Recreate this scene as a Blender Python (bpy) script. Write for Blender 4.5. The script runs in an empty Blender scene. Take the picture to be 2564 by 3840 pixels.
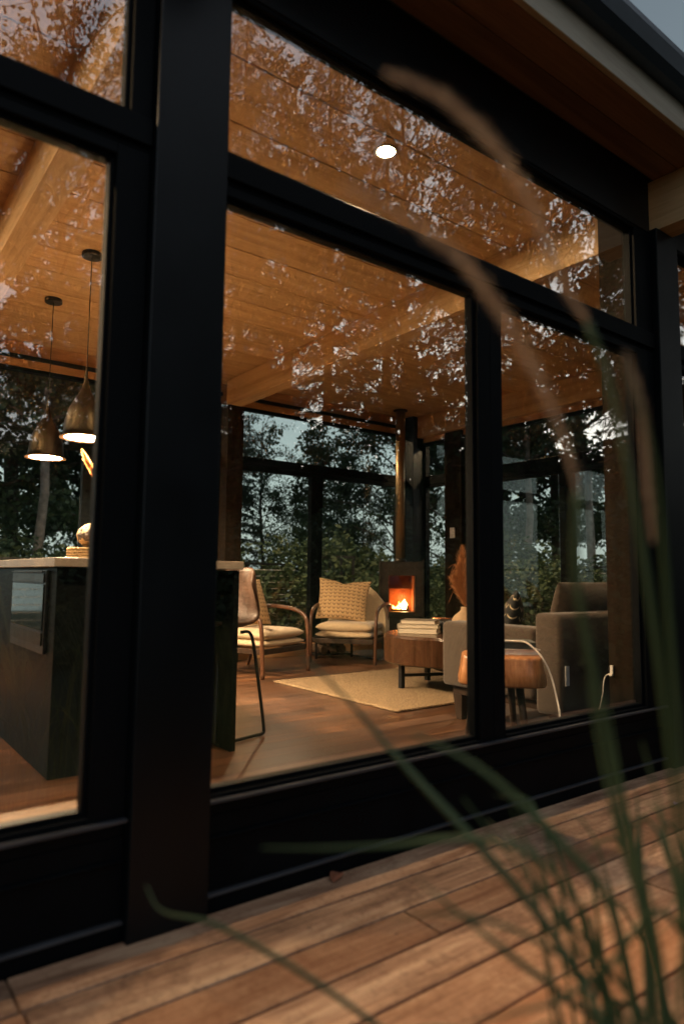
import bpy, bmesh, math, random
import numpy as np
from mathutils import Vector, Matrix
random.seed(7)
RNG = np.random.default_rng(11)
R = math.radians
scene = bpy.context.scene
col = scene.collection

# ---------------------------------------------------------------- camera
cam_d = bpy.data.cameras.new('camera')
cam = bpy.data.objects.new('camera', cam_d)
col.objects.link(cam)
cam.matrix_world = Matrix(((0.79614688, -0.06500605, -0.60160149, 0.0),
                           (-0.60501488, -0.06851092, -0.79326115, 0.0),
                           (0.0103505, 0.99553024, -0.09387439, 0.85),
                           (0, 0, 0, 1)))
cam_d.sensor_fit = 'VERTICAL'
cam_d.sensor_height = 36.0
cam_d.lens = 23.86
cam_d.clip_start = 0.03
cam_d.clip_end = 500
cam_d.dof.use_dof = True
cam_d.dof.focus_distance = 4.6
cam_d.dof.aperture_fstop = 1.7
scene.camera = cam

# ---------------------------------------------------------------- world, sun, exposure
SUN_EL, SUN_AZ = R(4.0), R(135)
world = bpy.data.worlds.new('World')
scene.world = world
world.use_nodes = True
wn, wl = world.node_tree.nodes, world.node_tree.links
bg = wn['Background']
sky = wn.new('ShaderNodeTexSky')
sky.sky_type = 'NISHITA'
sky.sun_disc = False
sky.sun_elevation = SUN_EL
sky.sun_rotation = SUN_AZ
sky.air_density = 1.0
sky.dust_density = 3.0
hs = wn.new('ShaderNodeHueSaturation')
hs.inputs['Saturation'].default_value = 0.42
wl.new(sky.outputs['Color'], hs.inputs['Color'])
tint = wn.new('ShaderNodeMix')
tint.data_type = 'RGBA'
tint.blend_type = 'MULTIPLY'
tint.inputs[0].default_value = 1.0
tint.inputs[7].default_value = (0.88, 1.0, 1.05, 1)
wl.new(hs.outputs['Color'], tint.inputs[6])
# bright bank of dusk cloud on the side of the low sun
tcw = wn.new('ShaderNodeTexCoord')
dotn = wn.new('ShaderNodeVectorMath')
dotn.operation = 'DOT_PRODUCT'
wl.new(tcw.outputs['Generated'], dotn.inputs[0])
dotn.inputs[1].default_value = (0.40, -0.80, 0.45)
mr = wn.new('ShaderNodeMapRange')
mr.interpolation_type = 'SMOOTHSTEP'
mr.inputs[1].default_value = 0.34
mr.inputs[2].default_value = 0.75
wl.new(dotn.outputs['Value'], mr.inputs[0])
cl = wn.new('ShaderNodeTexNoise')
cl.inputs['Scale'].default_value = 2.2
cl.inputs['Detail'].default_value = 5
wl.new(tcw.outputs['Generated'], cl.inputs['Vector'])
clr = wn.new('ShaderNodeMapRange')
clr.inputs[1].default_value = 0.3
clr.inputs[2].default_value = 0.7
clr.inputs[3].default_value = 0.7
clr.inputs[4].default_value = 1.15
wl.new(cl.outputs['Fac'], clr.inputs[0])
mu = wn.new('ShaderNodeMath')
mu.operation = 'MULTIPLY'
wl.new(mr.outputs[0], mu.inputs[0])
wl.new(clr.outputs[0], mu.inputs[1])
glow = wn.new('ShaderNodeMix')
glow.data_type = 'RGBA'
glow.blend_type = 'ADD'
wl.new(mu.outputs[0], glow.inputs[0])
sepz = wn.new('ShaderNodeSeparateXYZ')
wl.new(tcw.outputs['Generated'], sepz.inputs[0])
hz = wn.new('ShaderNodeMapRange')
hz.inputs[1].default_value = 0.0
hz.inputs[2].default_value = 0.45
hz.inputs[3].default_value = 1.0
hz.inputs[4].default_value = 0.0
wl.new(sepz.outputs[2], hz.inputs[0])
hor = wn.new('ShaderNodeMix')
hor.data_type = 'RGBA'
hor.blend_type = 'ADD'
hy = wn.new('ShaderNodeMapRange')
hy.interpolation_type = 'SMOOTHSTEP'
hy.inputs[1].default_value = -0.3
hy.inputs[2].default_value = 0.5
wl.new(sepz.outputs[1], hy.inputs[0])
hm = wn.new('ShaderNodeMath')
hm.operation = 'MULTIPLY'
wl.new(hz.outputs[0], hm.inputs[0])
wl.new(hy.outputs[0], hm.inputs[1])
wl.new(hm.outputs[0], hor.inputs[0])
wl.new(tint.outputs[2], hor.inputs[6])
hor.inputs[7].default_value = (1.9, 2.25, 2.1, 1)
wl.new(hor.outputs[2], glow.inputs[6])
glow.inputs[7].default_value = (2.0, 2.03, 2.28, 1)
wl.new(glow.outputs[2], bg.inputs['Color'])
bg.inputs['Strength'].default_value = 0.13

sun_d = bpy.data.lights.new('sun', 'SUN')
sun_d.energy = 0.05
sun_d.angle = R(15)
sun_d.color = (1.0, 0.86, 0.75)
sun = bpy.data.objects.new('sun', sun_d)
col.objects.link(sun)
sun.rotation_euler = (R(90) - SUN_EL, 0, R(180) - SUN_AZ)

scene.view_settings.view_transform = 'Standard'
scene.view_settings.look = 'None'
scene.view_settings.exposure = 1.0
scene.view_settings.gamma = 1.0
scene.render.engine = 'CYCLES'
scene.cycles.use_denoising = True
scene.cycles.max_bounces = 10
scene.cycles.diffuse_bounces = 5
scene.cycles.glossy_bounces = 4
scene.cycles.transparent_max_bounces = 24
scene.cycles.transmission_bounces = 6
scene.cycles.sample_clamp_indirect = 4.0
scene.cycles.caustics_reflective = False
scene.cycles.caustics_refractive = False

# ---------------------------------------------------------------- materials
class NT:
    """small helper round a node tree"""
    def __init__(s, name):
        s.m = bpy.data.materials.new(name)
        s.m.use_nodes = True
        s.n, s.l = s.m.node_tree.nodes, s.m.node_tree.links
        s.bsdf = s.n['Principled BSDF']
        s.out = s.n['Material Output']
    def new(s, t, **kw):
        nd = s.n.new('ShaderNode' + t)
        for k, v in kw.items():
            setattr(nd, k, v)
        return nd
    def link(s, a, b):
        s.l.new(a, b)
    def coord(s, kind='Object', scale=(1, 1, 1), loc=(0, 0, 0), rot=(0, 0, 0)):
        tc = s.new('TexCoord')
        mp = s.new('Mapping')
        mp.inputs['Scale'].default_value = scale
        mp.inputs['Location'].default_value = loc
        mp.inputs['Rotation'].default_value = rot
        s.link(tc.outputs[kind], mp.inputs['Vector'])
        return mp.outputs['Vector']
    def noise(s, vec, scale=5, detail=4, rough=0.55, dist=0.0):
        nd = s.new('TexNoise')
        nd.inputs['Scale'].default_value = scale
        nd.inputs['Detail'].default_value = detail
        nd.inputs['Roughness'].default_value = rough
        nd.inputs['Distortion'].default_value = dist
        if vec is not None:
            s.link(vec, nd.inputs['Vector'])
        return nd.outputs['Fac']
    def ramp(s, fac, stops):
        nd = s.new('ValToRGB')
        e = nd.color_ramp.elements
        e[0].position, e[0].color = stops[0][0], (*stops[0][1], 1)
        e[1].position, e[1].color = stops[-1][0], (*stops[-1][1], 1)
        for p, c in stops[1:-1]:
            k = e.new(p)
            k.color = (*c, 1)
        s.link(fac, nd.inputs['Fac'])
        return nd.outputs['Color']
    def math(s, op, a, b=None, c=None):
        nd = s.new('Math', operation=op)
        for i, v in enumerate((a, b, c)):
            if v is None:
                continue
            if isinstance(v, (int, float)):
                nd.inputs[i].default_value = v
            else:
                s.link(v, nd.inputs[i])
        return nd.outputs[0]
    def mix(s, fac, a, b, blend='MIX'):
        nd = s.new('Mix', data_type='RGBA', blend_type=blend)
        for i, v in ((0, fac), (6, a), (7, b)):
            if isinstance(v, (int, float)):
                nd.inputs[i].default_value = v
            elif isinstance(v, tuple):
                nd.inputs[i].default_value = (*v, 1)
            else:
                s.link(v, nd.inputs[i])
        return nd.outputs[2]
    def bump(s, h, strength=0.3, dist=0.01):
        nd = s.new('Bump')
        nd.inputs['Strength'].default_value = strength
        nd.inputs['Distance'].default_value = dist
        s.link(h, nd.inputs['Height'])
        s.link(nd.outputs['Normal'], s.bsdf.inputs['Normal'])
    def base(s, c):
        if isinstance(c, tuple):
            s.bsdf.inputs['Base Color'].default_value = (*c, 1)
        else:
            s.link(c, s.bsdf.inputs['Base Color'])
    def rough(s, r):
        if isinstance(r, (int, float)):
            s.bsdf.inputs['Roughness'].default_value = r
        else:
            s.link(r, s.bsdf.inputs['Roughness'])

def simple(name, c, rough=0.5, metal=0.0, var=0.12, nscale=8, bump=0.05, spec=0.5):
    t = NT(name)
    v = t.coord()
    f = t.noise(v, nscale, 5)
    lo = tuple(x * (1 - var) for x in c)
    hi = tuple(min(1, x * (1 + var)) for x in c)
    t.base(t.ramp(f, [(0.3, lo), (0.7, hi)]))
    t.rough(t.math('MULTIPLY_ADD', f, 0.15, rough - 0.07))
    t.bsdf.inputs['Metallic'].default_value = metal
    t.bsdf.inputs['Specular IOR Level'].default_value = spec
    if bump:
        t.bump(t.noise(v, nscale * 12, 3), bump, 0.004)
    return t.m

def wood(name, dark, mid, light, rough=0.55, axis=0, grain=14, knots=True, isl=0.5, bump=0.15, hue=None, lo=0.36, hi=0.62, kn=0.75, ks=7.5, stretch=0.06, blotch=0.0):
    """plank wood: grain runs along axis, every board (island) has its own tone"""
    t = NT(name)
    sc = [grain, grain, grain]
    sc[axis] = grain * stretch
    geo = t.new('NewGeometry')
    rnd = geo.outputs['Random Per Island']
    tc = t.new('TexCoord')
    off = t.new('CombineXYZ')
    for i in range(3):
        t.link(t.math('MULTIPLY', rnd, 37.0 + 11 * i), off.inputs[i])
    add = t.new('VectorMath', operation='ADD')
    t.link(tc.outputs['Object'], add.inputs[0])
    t.link(off.outputs[0], add.inputs[1])
    mp = t.new('Mapping')
    mp.inputs['Scale'].default_value = sc
    t.link(add.outputs[0], mp.inputs['Vector'])
    g = t.noise(mp.outputs[0], 1.6, 8, 0.62, 0.6)
    mp3 = t.new('Mapping')
    s3 = [70, 70, 70]
    s3[axis] = 2.0
    mp3.inputs['Scale'].default_value = s3
    t.link(add.outputs[0], mp3.inputs['Vector'])
    fine = t.noise(mp3.outputs[0], 1.5, 4, 0.7)
    g2 = t.math('ADD', t.math('MULTIPLY', g, 0.7), t.math('MULTIPLY', fine, 0.3))
    c = t.ramp(g2, [(lo, dark), ((lo + hi) / 2, mid), (hi, light)])
    if blotch:
        b1 = t.noise(add.outputs[0], 5.5, 6, 0.7)
        b2 = t.noise(add.outputs[0], 55.0, 4, 0.7)
        bb = t.math('ADD', t.math('MULTIPLY', b1, 0.6), t.math('MULTIPLY', b2, 0.4))
        c = t.mix(t.math('MULTIPLY', t.ramp(bb, [(0.47, (0, 0, 0)), (0.62, (1, 1, 1))]), blotch), c, dark)
    if hue:
        h2 = t.math('FRACT', t.math('MULTIPLY', rnd, 7.31))
        c = t.mix(t.math('MULTIPLY', h2, 0.7), c, hue)
    tone = t.math('MULTIPLY_ADD', rnd, isl, 1.0 - isl * 0.5)
    tn = t.new('CombineXYZ')
    for i in range(3):
        t.link(tone, tn.inputs[i])
    c = t.mix(1.0, c, tn.outputs[0], 'MULTIPLY')
    if knots:
        vo = t.new('TexVoronoi')
        mp2 = t.new('Mapping')
        s2 = [ks, ks, ks]
        s2[axis] = ks * 0.43
        mp2.inputs['Scale'].default_value = s2
        t.link(add.outputs[0], mp2.inputs['Vector'])
        t.link(mp2.outputs[0], vo.inputs['Vector'])
        k = t.ramp(vo.outputs['Distance'], [(0.03, (1, 1, 1)), (0.10, (0.0, 0.0, 0.0))])
        sel = t.math('GREATER_THAN', t.noise(add.outputs[0], 3.1, 0), 0.5)
        kk = t.math('MULTIPLY', k, sel)
        c = t.mix(t.math('MULTIPLY', kk, kn), c, tuple(x * 0.35 for x in dark))
    t.base(c)
    t.rough(t.math('MULTIPLY_ADD', g2, 0.25, rough - 0.1))
    t.bump(g2, bump, 0.004)
    return t.m

def fabric(name, c, scale=260, var=0.25, rough=0.9):
    t = NT(name)
    v = t.coord()
    w = t.noise(v, scale, 2, 0.7)
    b = t.noise(v, 6, 3)
    c1 = t.ramp(w, [(0.35, tuple(x * (1 - var) for x in c)), (0.65, tuple(min(1, x * (1 + var)) for x in c))])
    t.base(t.mix(t.math('MULTIPLY', b, 0.25), c1, tuple(x * 0.6 for x in c)))
    t.rough(rough)
    t.bsdf.inputs['Sheen Weight'].default_value = 0.25
    t.bump(w, 0.4, 0.002)
    return t.m

def emit(name, c, strength):
    t = NT(name)
    e = t.new('Emission')
    e.inputs['Color'].default_value = (*c, 1)
    e.inputs['Strength'].default_value = strength
    t.link(e.outputs[0], t.out.inputs['Surface'])
    return t.m

def glass(name, ior=1.55, tint=(0.975, 0.99, 0.985)):
    t = NT(name)
    geo = t.new('NewGeometry')
    mixv = t.new('Mix', data_type='FLOAT')
    t.link(geo.outputs['Backfacing'], mixv.inputs[0])
    mixv.inputs[2].default_value = ior
    mixv.inputs[3].default_value = 1.0 / ior
    fr = t.new('Fresnel')
    t.link(mixv.outputs[0], fr.inputs['IOR'])
    tr = t.new('BsdfTransparent')
    tr.inputs['Color'].default_value = (*tint, 1)
    gl = t.new('BsdfGlossy')
    gl.inputs['Roughness'].default_value = 0.0
    gl.inputs['Color'].default_value = (1, 1, 1, 1)
    mx = t.new('MixShader')
    t.link(fr.outputs[0], mx.inputs[0])
    t.link(tr.outputs[0], mx.inputs[1])
    t.link(gl.outputs[0], mx.inputs[2])
    t.link(mx.outputs[0], t.out.inputs['Surface'])
    return t.m

def leafmat(name, cols, rough=0.6, trans=0.25):
    t = NT(name)
    geo = t.new('NewGeometry')
    c = t.ramp(geo.outputs['Random Per Island'], [(i / (len(cols) - 1), cc) for i, cc in enumerate(cols)])
    t.base(c)
    t.rough(rough)
    tl = t.new('BsdfTranslucent')
    t.link(c, tl.inputs['Color'])
    mx = t.new('MixShader')
    mx.inputs[0].default_value = trans
    t.link(t.bsdf.outputs[0], mx.inputs[1])
    t.link(tl.outputs[0], mx.inputs[2])
    t.link(mx.outputs[0], t.out.inputs['Surface'])
    return t.m

def chevron_mat(name, base, mark, p=0.038, q=0.048, slope=1.35, thick=0.24):
    t = NT(name)
    tc = t.new('TexCoord')
    nz = t.new('TexNoise')
    nz.inputs['Scale'].default_value = 14
    t.link(tc.outputs['Object'], nz.inputs['Vector'])
    add = t.new('VectorMath', operation='MULTIPLY_ADD')
    t.link(nz.outputs['Color'], add.inputs[0])
    add.inputs[1].default_value = (0.012, 0.0, 0.012)
    t.link(tc.outputs['Object'], add.inputs[2])
    sp = t.new('SeparateXYZ')
    t.link(add.outputs[0], sp.inputs[0])
    u = t.math('FRACT', t.math('DIVIDE', sp.outputs['X'], q))
    tri = t.math('ABSOLUTE', t.math('SUBTRACT', u, 0.5))
    v = t.math('FRACT', t.math('SUBTRACT', t.math('DIVIDE', sp.outputs['Z'], p), t.math('MULTIPLY', tri, slope)))
    on = t.math('LESS_THAN', v, thick)
    gap = t.math('LESS_THAN', tri, 0.37)
    f = t.math('MULTIPLY', on, gap)
    w = t.noise(tc.outputs['Object'], 300, 2, 0.7)
    b = t.ramp(w, [(0.35, tuple(x * 0.78 for x in base)), (0.65, base)])
    t.base(t.mix(f, b, mark))
    t.rough(0.9)
    t.bump(w, 0.35, 0.002)
    return t.m

M = {}
M['black'] = simple('black_powder_coat', (0.0022, 0.0038, 0.0052), 0.40, 0.0, 0.3, 5, 0.08, 0.22)
M['frame'] = simple('window_frame_black', (0.0025, 0.0035, 0.0045), 0.58, 0.0, 0.2, 6, 0.05, 0.12)
M['siding'] = simple('dark_board', (0.0035, 0.0045, 0.0055), 0.5, 0.0, 0.3, 6, 0.15, 0.25)
M['ceil'] = wood('ceiling_spruce', (0.36, 0.21, 0.095), (0.57, 0.37, 0.185), (0.68, 0.475, 0.26), 0.55, 0, 9, True, 0.28, 0.06, None, 0.3, 0.68, 0.85, 8.0)
M['beam'] = wood('glulam_beam', (0.44, 0.275, 0.13), (0.60, 0.405, 0.21), (0.68, 0.48, 0.27), 0.5, 1, 9, False, 0.05, 0.05)
M['trimwood'] = wood('trim_spruce', (0.36, 0.19, 0.08), (0.50, 0.28, 0.13), (0.58, 0.35, 0.17), 0.5, 0, 9, False, 0.1, 0.05)
M['stool'] = wood('amber_sill', (0.16, 0.075, 0.028), (0.26, 0.13, 0.052), (0.36, 0.19, 0.08), 0.45, 0, 9, False, 0.1, 0.05)
M['postwood'] = wood('stained_post', (0.010, 0.0065, 0.0042), (0.017, 0.011, 0.007), (0.025, 0.016, 0.011), 0.6, 2, 9, False, 0.1, 0.08)
M['floor'] = wood('walnut_floor', (0.030, 0.012, 0.006), (0.085, 0.036, 0.017), (0.17, 0.078, 0.036), 0.30, 0, 12, False, 0.85, 0.05, (0.06, 0.035, 0.025))
M['deck'] = wood('cedar_deck', (0.10, 0.05, 0.028), (0.34, 0.20, 0.12), (0.52, 0.35, 0.22), 0.72, 0, 11, True, 0.75, 0.35, (0.34, 0.13, 0.045), 0.36, 0.62, 0.9, 5.0, 0.14, 0.7)  # random orange board hue also stands in for warm light from the room
M['fascia'] = wood('weathered_fascia', (0.28, 0.23, 0.175), (0.40, 0.34, 0.265), (0.48, 0.42, 0.33), 0.7, 0, 8, False, 0.1, 0.1)
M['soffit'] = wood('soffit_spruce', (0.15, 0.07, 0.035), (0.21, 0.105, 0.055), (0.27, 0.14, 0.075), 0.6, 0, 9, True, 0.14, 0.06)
M['gutter'] = simple('slate_metal', (0.05, 0.065, 0.085), 0.35, 0.6, 0.15, 4, 0.03)
M['flash'] = simple('grey_flashing', (0.05, 0.053, 0.06), 0.5, 0.3, 0.2, 8, 0.05)
M['glass'] = glass('window_glass', 2.0)
M['glass2'] = glass('far_window_glass', 1.45)
M['counter'] = simple('veined_quartz', (0.40, 0.33, 0.255), 0.3, 0.0, 0.3, 5, 0.02)
M['island'] = simple('charcoal_cabinet', (0.005, 0.0062, 0.007), 0.45, 0, 0.35, 3, 0.08, 0.25)
M['ovenglass'] = simple('oven_glass', (0.01, 0.012, 0.014), 0.06, 0, 0.1, 4, 0.0, 0.8)
M['steel'] = simple('steel', (0.5, 0.5, 0.5), 0.3, 1.0, 0.1, 10, 0.03)
M['brass'] = simple('bronze_metal', (0.045, 0.034, 0.021), 0.42, 1.0, 0.12, 9, 0.03)
M['blackmetal'] = simple('black_metal', (0.014, 0.014, 0.016), 0.38, 0.3, 0.15, 12, 0.03)
M['brownrim'] = simple('brown_rim', (0.32, 0.19, 0.11), 0.5, 0.2, 0.1, 9, 0.0)
M['cream'] = fabric('cream_upholstery', (0.48, 0.36, 0.225), 300, 0.22)
M['sofa'] = fabric('taupe_sofa', (0.07, 0.050, 0.036), 320, 0.3)
M['chevron'] = chevron_mat('chevron_cloth', (0.58, 0.38, 0.19), (0.035, 0.018, 0.010))
M['darkpillow'] = chevron_mat('dark_pillow', (0.012, 0.012, 0.012), (0.45, 0.36, 0.22), 0.06, 0.07, 1.2, 0.16)
M['leather'] = simple('brown_leather', (0.075, 0.036, 0.02), 0.5, 0, 0.25, 14, 0.25)
M['walnut'] = wood('walnut', (0.035, 0.014, 0.007), (0.075, 0.03, 0.014), (0.12, 0.05, 0.024), 0.32, 2, 16, False, 0.2, 0.05)
M['darkwood'] = wood('dark_leg_wood', (0.02, 0.012, 0.008), (0.035, 0.02, 0.013), (0.05, 0.03, 0.02), 0.4, 2, 16, False, 0.2, 0.05)
M['stump'] = wood('stump_wood', (0.22, 0.08, 0.025), (0.42, 0.175, 0.065), (0.56, 0.27, 0.115), 0.3, 2, 15, False, 0.2, 0.12)
M['coffee'] = wood('coffee_table_wood', (0.03, 0.013, 0.006), (0.06, 0.026, 0.013), (0.09, 0.042, 0.021), 0.2, 2, 13, False, 0.2, 0.06)
M['paper'] = simple('paper_pages', (0.55, 0.47, 0.36), 0.8, 0, 0.1, 60, 0.1)
M['cover'] = simple('book_cover', (0.46, 0.38, 0.27), 0.6, 0, 0.1, 20, 0.05)
M['coverdark'] = simple('book_cover_dark', (0.035, 0.045, 0.045), 0.5, 0, 0.15, 20, 0.05)
M['covergrey'] = simple('book_cover_grey', (0.16, 0.13, 0.10), 0.5, 0, 0.15, 20, 0.05)
M['white'] = simple('white_plastic', (0.72, 0.70, 0.66), 0.4, 0, 0.04, 10, 0.0)
M['cable'] = simple('white_cable', (0.78, 0.72, 0.64), 0.5, 0, 0.04, 10, 0.0)
M['clay'] = simple('beige_ceramic', (0.42, 0.28, 0.16), 0.7, 0, 0.2, 60, 0.25)
M['mug'] = simple('rose_candle_glass', (0.50, 0.23, 0.13), 0.35, 0, 0.35, 60, 0.1)
M['plume'] = leafmat('pampas_plume', [(0.50, 0.22, 0.08), (0.62, 0.32, 0.14), (0.42, 0.17, 0.06)], 0.8, 0.4)
M['copper'] = simple('copper', (0.75, 0.32, 0.15), 0.25, 1.0, 0.1, 9, 0.0)
M['hearth'] = simple('slate_hearth', (0.09, 0.10, 0.115), 0.22, 0, 0.2, 6, 0.03)
M['pipe'] = simple('stove_pipe', (0.42, 0.30, 0.17), 0.42, 0.85, 0.1, 6, 0.02)
M['stove'] = simple('stove_iron', (0.035, 0.026, 0.018), 0.45, 0.5, 0.2, 8, 0.06)
M['firebrick'] = simple('fire_brick', (0.40, 0.11, 0.025), 0.8, 0, 0.3, 9, 0.2)
M['log'] = simple('bark_log', (0.10, 0.055, 0.03), 0.85, 0, 0.4, 16, 0.4)
M['wire'] = simple('steel_cable', (0.65, 0.66, 0.64), 0.45, 0.3, 0.05, 10, 0.0)
M['bark'] = simple('tree_bark', (0.075, 0.060, 0.048), 0.9, 0, 0.45, 9, 0.5)
M['palebark'] = simple('pale_bark', (0.20, 0.18, 0.155), 0.85, 0, 0.4, 9, 0.4)
M['leaf'] = leafmat('leaf_green', [(0.030, 0.060, 0.028), (0.045, 0.085, 0.035), (0.065, 0.105, 0.040), (0.035, 0.07, 0.04)])
M['needle'] = leafmat('needle_green', [(0.018, 0.040, 0.026), (0.028, 0.055, 0.034), (0.04, 0.065, 0.035)], 0.6, 0.15)
M['shrub'] = leafmat('shrub_leaf', [(0.035, 0.07, 0.035), (0.06, 0.10, 0.05), (0.09, 0.12, 0.05)])
M['blade'] = leafmat('grass_blade', [(0.065, 0.12, 0.05), (0.11, 0.165, 0.07), (0.22, 0.23, 0.11)], 0.45, 0.3)
M['seed'] = leafmat('seed_head', [(0.60, 0.43, 0.30), (0.72, 0.54, 0.38), (0.50, 0.34, 0.22)], 0.9, 0.4)
M['deadleaf'] = simple('dead_leaf', (0.30, 0.10, 0.045), 0.8, 0, 0.3, 40, 0.3)
M['petal'] = simple('lilac_petal', (0.42, 0.32, 0.55), 0.7, 0, 0.2, 40, 0.1)
M['screen'] = simple('steel_frame_dark', (0.05, 0.045, 0.04), 0.35, 0.8, 0.1, 8, 0.0)
M['lamp'] = emit('downlight_lens', (1.0, 0.67, 0.37), 2000)
M['lampdim'] = emit('dimmed_lens', (1.0, 0.60, 0.30), 260)
M['pendlamp'] = emit('pendant_lamp', (1.0, 0.70, 0.41), 850)
M['flame'] = emit('flame', (1.0, 0.36, 0.06), 14)
M['flamehot'] = emit('flame_core', (1.0, 0.62, 0.25), 26)

def jute():
    t = NT('jute_weave')
    v = t.coord(scale=(1, 1, 1), rot=(0, 0, R(0)))
    vo = t.new('TexVoronoi')
    mp = t.new('Mapping')
    mp.inputs['Scale'].default_value = (20, 46, 30)
    mp.inputs['Rotation'].default_value = (0, 0, R(24))
    t.link(v, mp.inputs['Vector'])
    t.link(mp.outputs[0], vo.inputs['Vector'])
    d = vo.outputs['Distance']
    n = t.noise(v, 5, 4)
    c = t.ramp(d, [(0.12, (0.64, 0.48, 0.30)), (0.42, (0.40, 0.28, 0.16)), (0.68, (0.10, 0.06, 0.03))])
    t.base(t.mix(t.math('MULTIPLY', n, 0.4), c, (0.40, 0.26, 0.13)))
    t.rough(0.95)
    t.bump(t.math('SUBTRACT', 1.0, d), 0.9, 0.008)
    return t.m
M['jute'] = jute()
for k_, sp_ in (('frame', 0.08), ('postwood', 0.04), ('stool', 0.03), ('darkwood', 0.2), ('leather', 0.2), ('coffee', 0.3), ('siding', 0.05), ('island', 0.06), ('black', 0.24), ('sofa', 0.2)):
    M[k_].node_tree.nodes['Principled BSDF'].inputs['Specular IOR Level'].default_value = sp_

def woven(name, light, dark, pattern):
    t = NT(name)
    v = t.coord()
    wv = t.new('TexWave', wave_type='BANDS', bands_direction='Z')
    wv.inputs['Scale'].default_value = 38
    wv.inputs['Distortion'].default_value = 2.5
    wv.inputs['Detail Scale'].default_value = 12
    t.link(v, wv.inputs['Vector'])
    n = t.noise(v, 16, 1)
    c = t.ramp(wv.outputs['Fac'], [(0.2, tuple(x * 0.35 for x in light)), (0.7, light)])
    if pattern:
        f = t.math('GREATER_THAN', n, 0.53)
        c = t.mix(f, c, dark)
    t.base(c)
    t.rough(0.8)
    t.bump(wv.outputs['Fac'], 0.8, 0.008)
    return t.m
M['woven'] = woven('woven_straw', (0.62, 0.42, 0.20), (0.1, 0.05, 0.03), False)
M['wovenball'] = woven('woven_two_tone', (0.60, 0.36, 0.15), (0.045, 0.025, 0.018), True)

def groundmat():
    t = NT('garden_soil_grass')
    v = t.coord()
    n = t.noise(v, 2.5, 8, 0.7)
    n2 = t.noise(v, 30, 5, 0.7)
    f = t.math('ADD', t.math('MULTIPLY', n, 0.5), t.math('MULTIPLY', n2, 0.5))
    t.base(t.ramp(f, [(0.35, (0.018, 0.022, 0.010)), (0.5, (0.03, 0.045, 0.018)), (0.65, (0.055, 0.075, 0.03))]))
    t.rough(0.95)
    t.bump(n2, 0.8, 0.05)
    return t.m
M['ground'] = groundmat()

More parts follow.
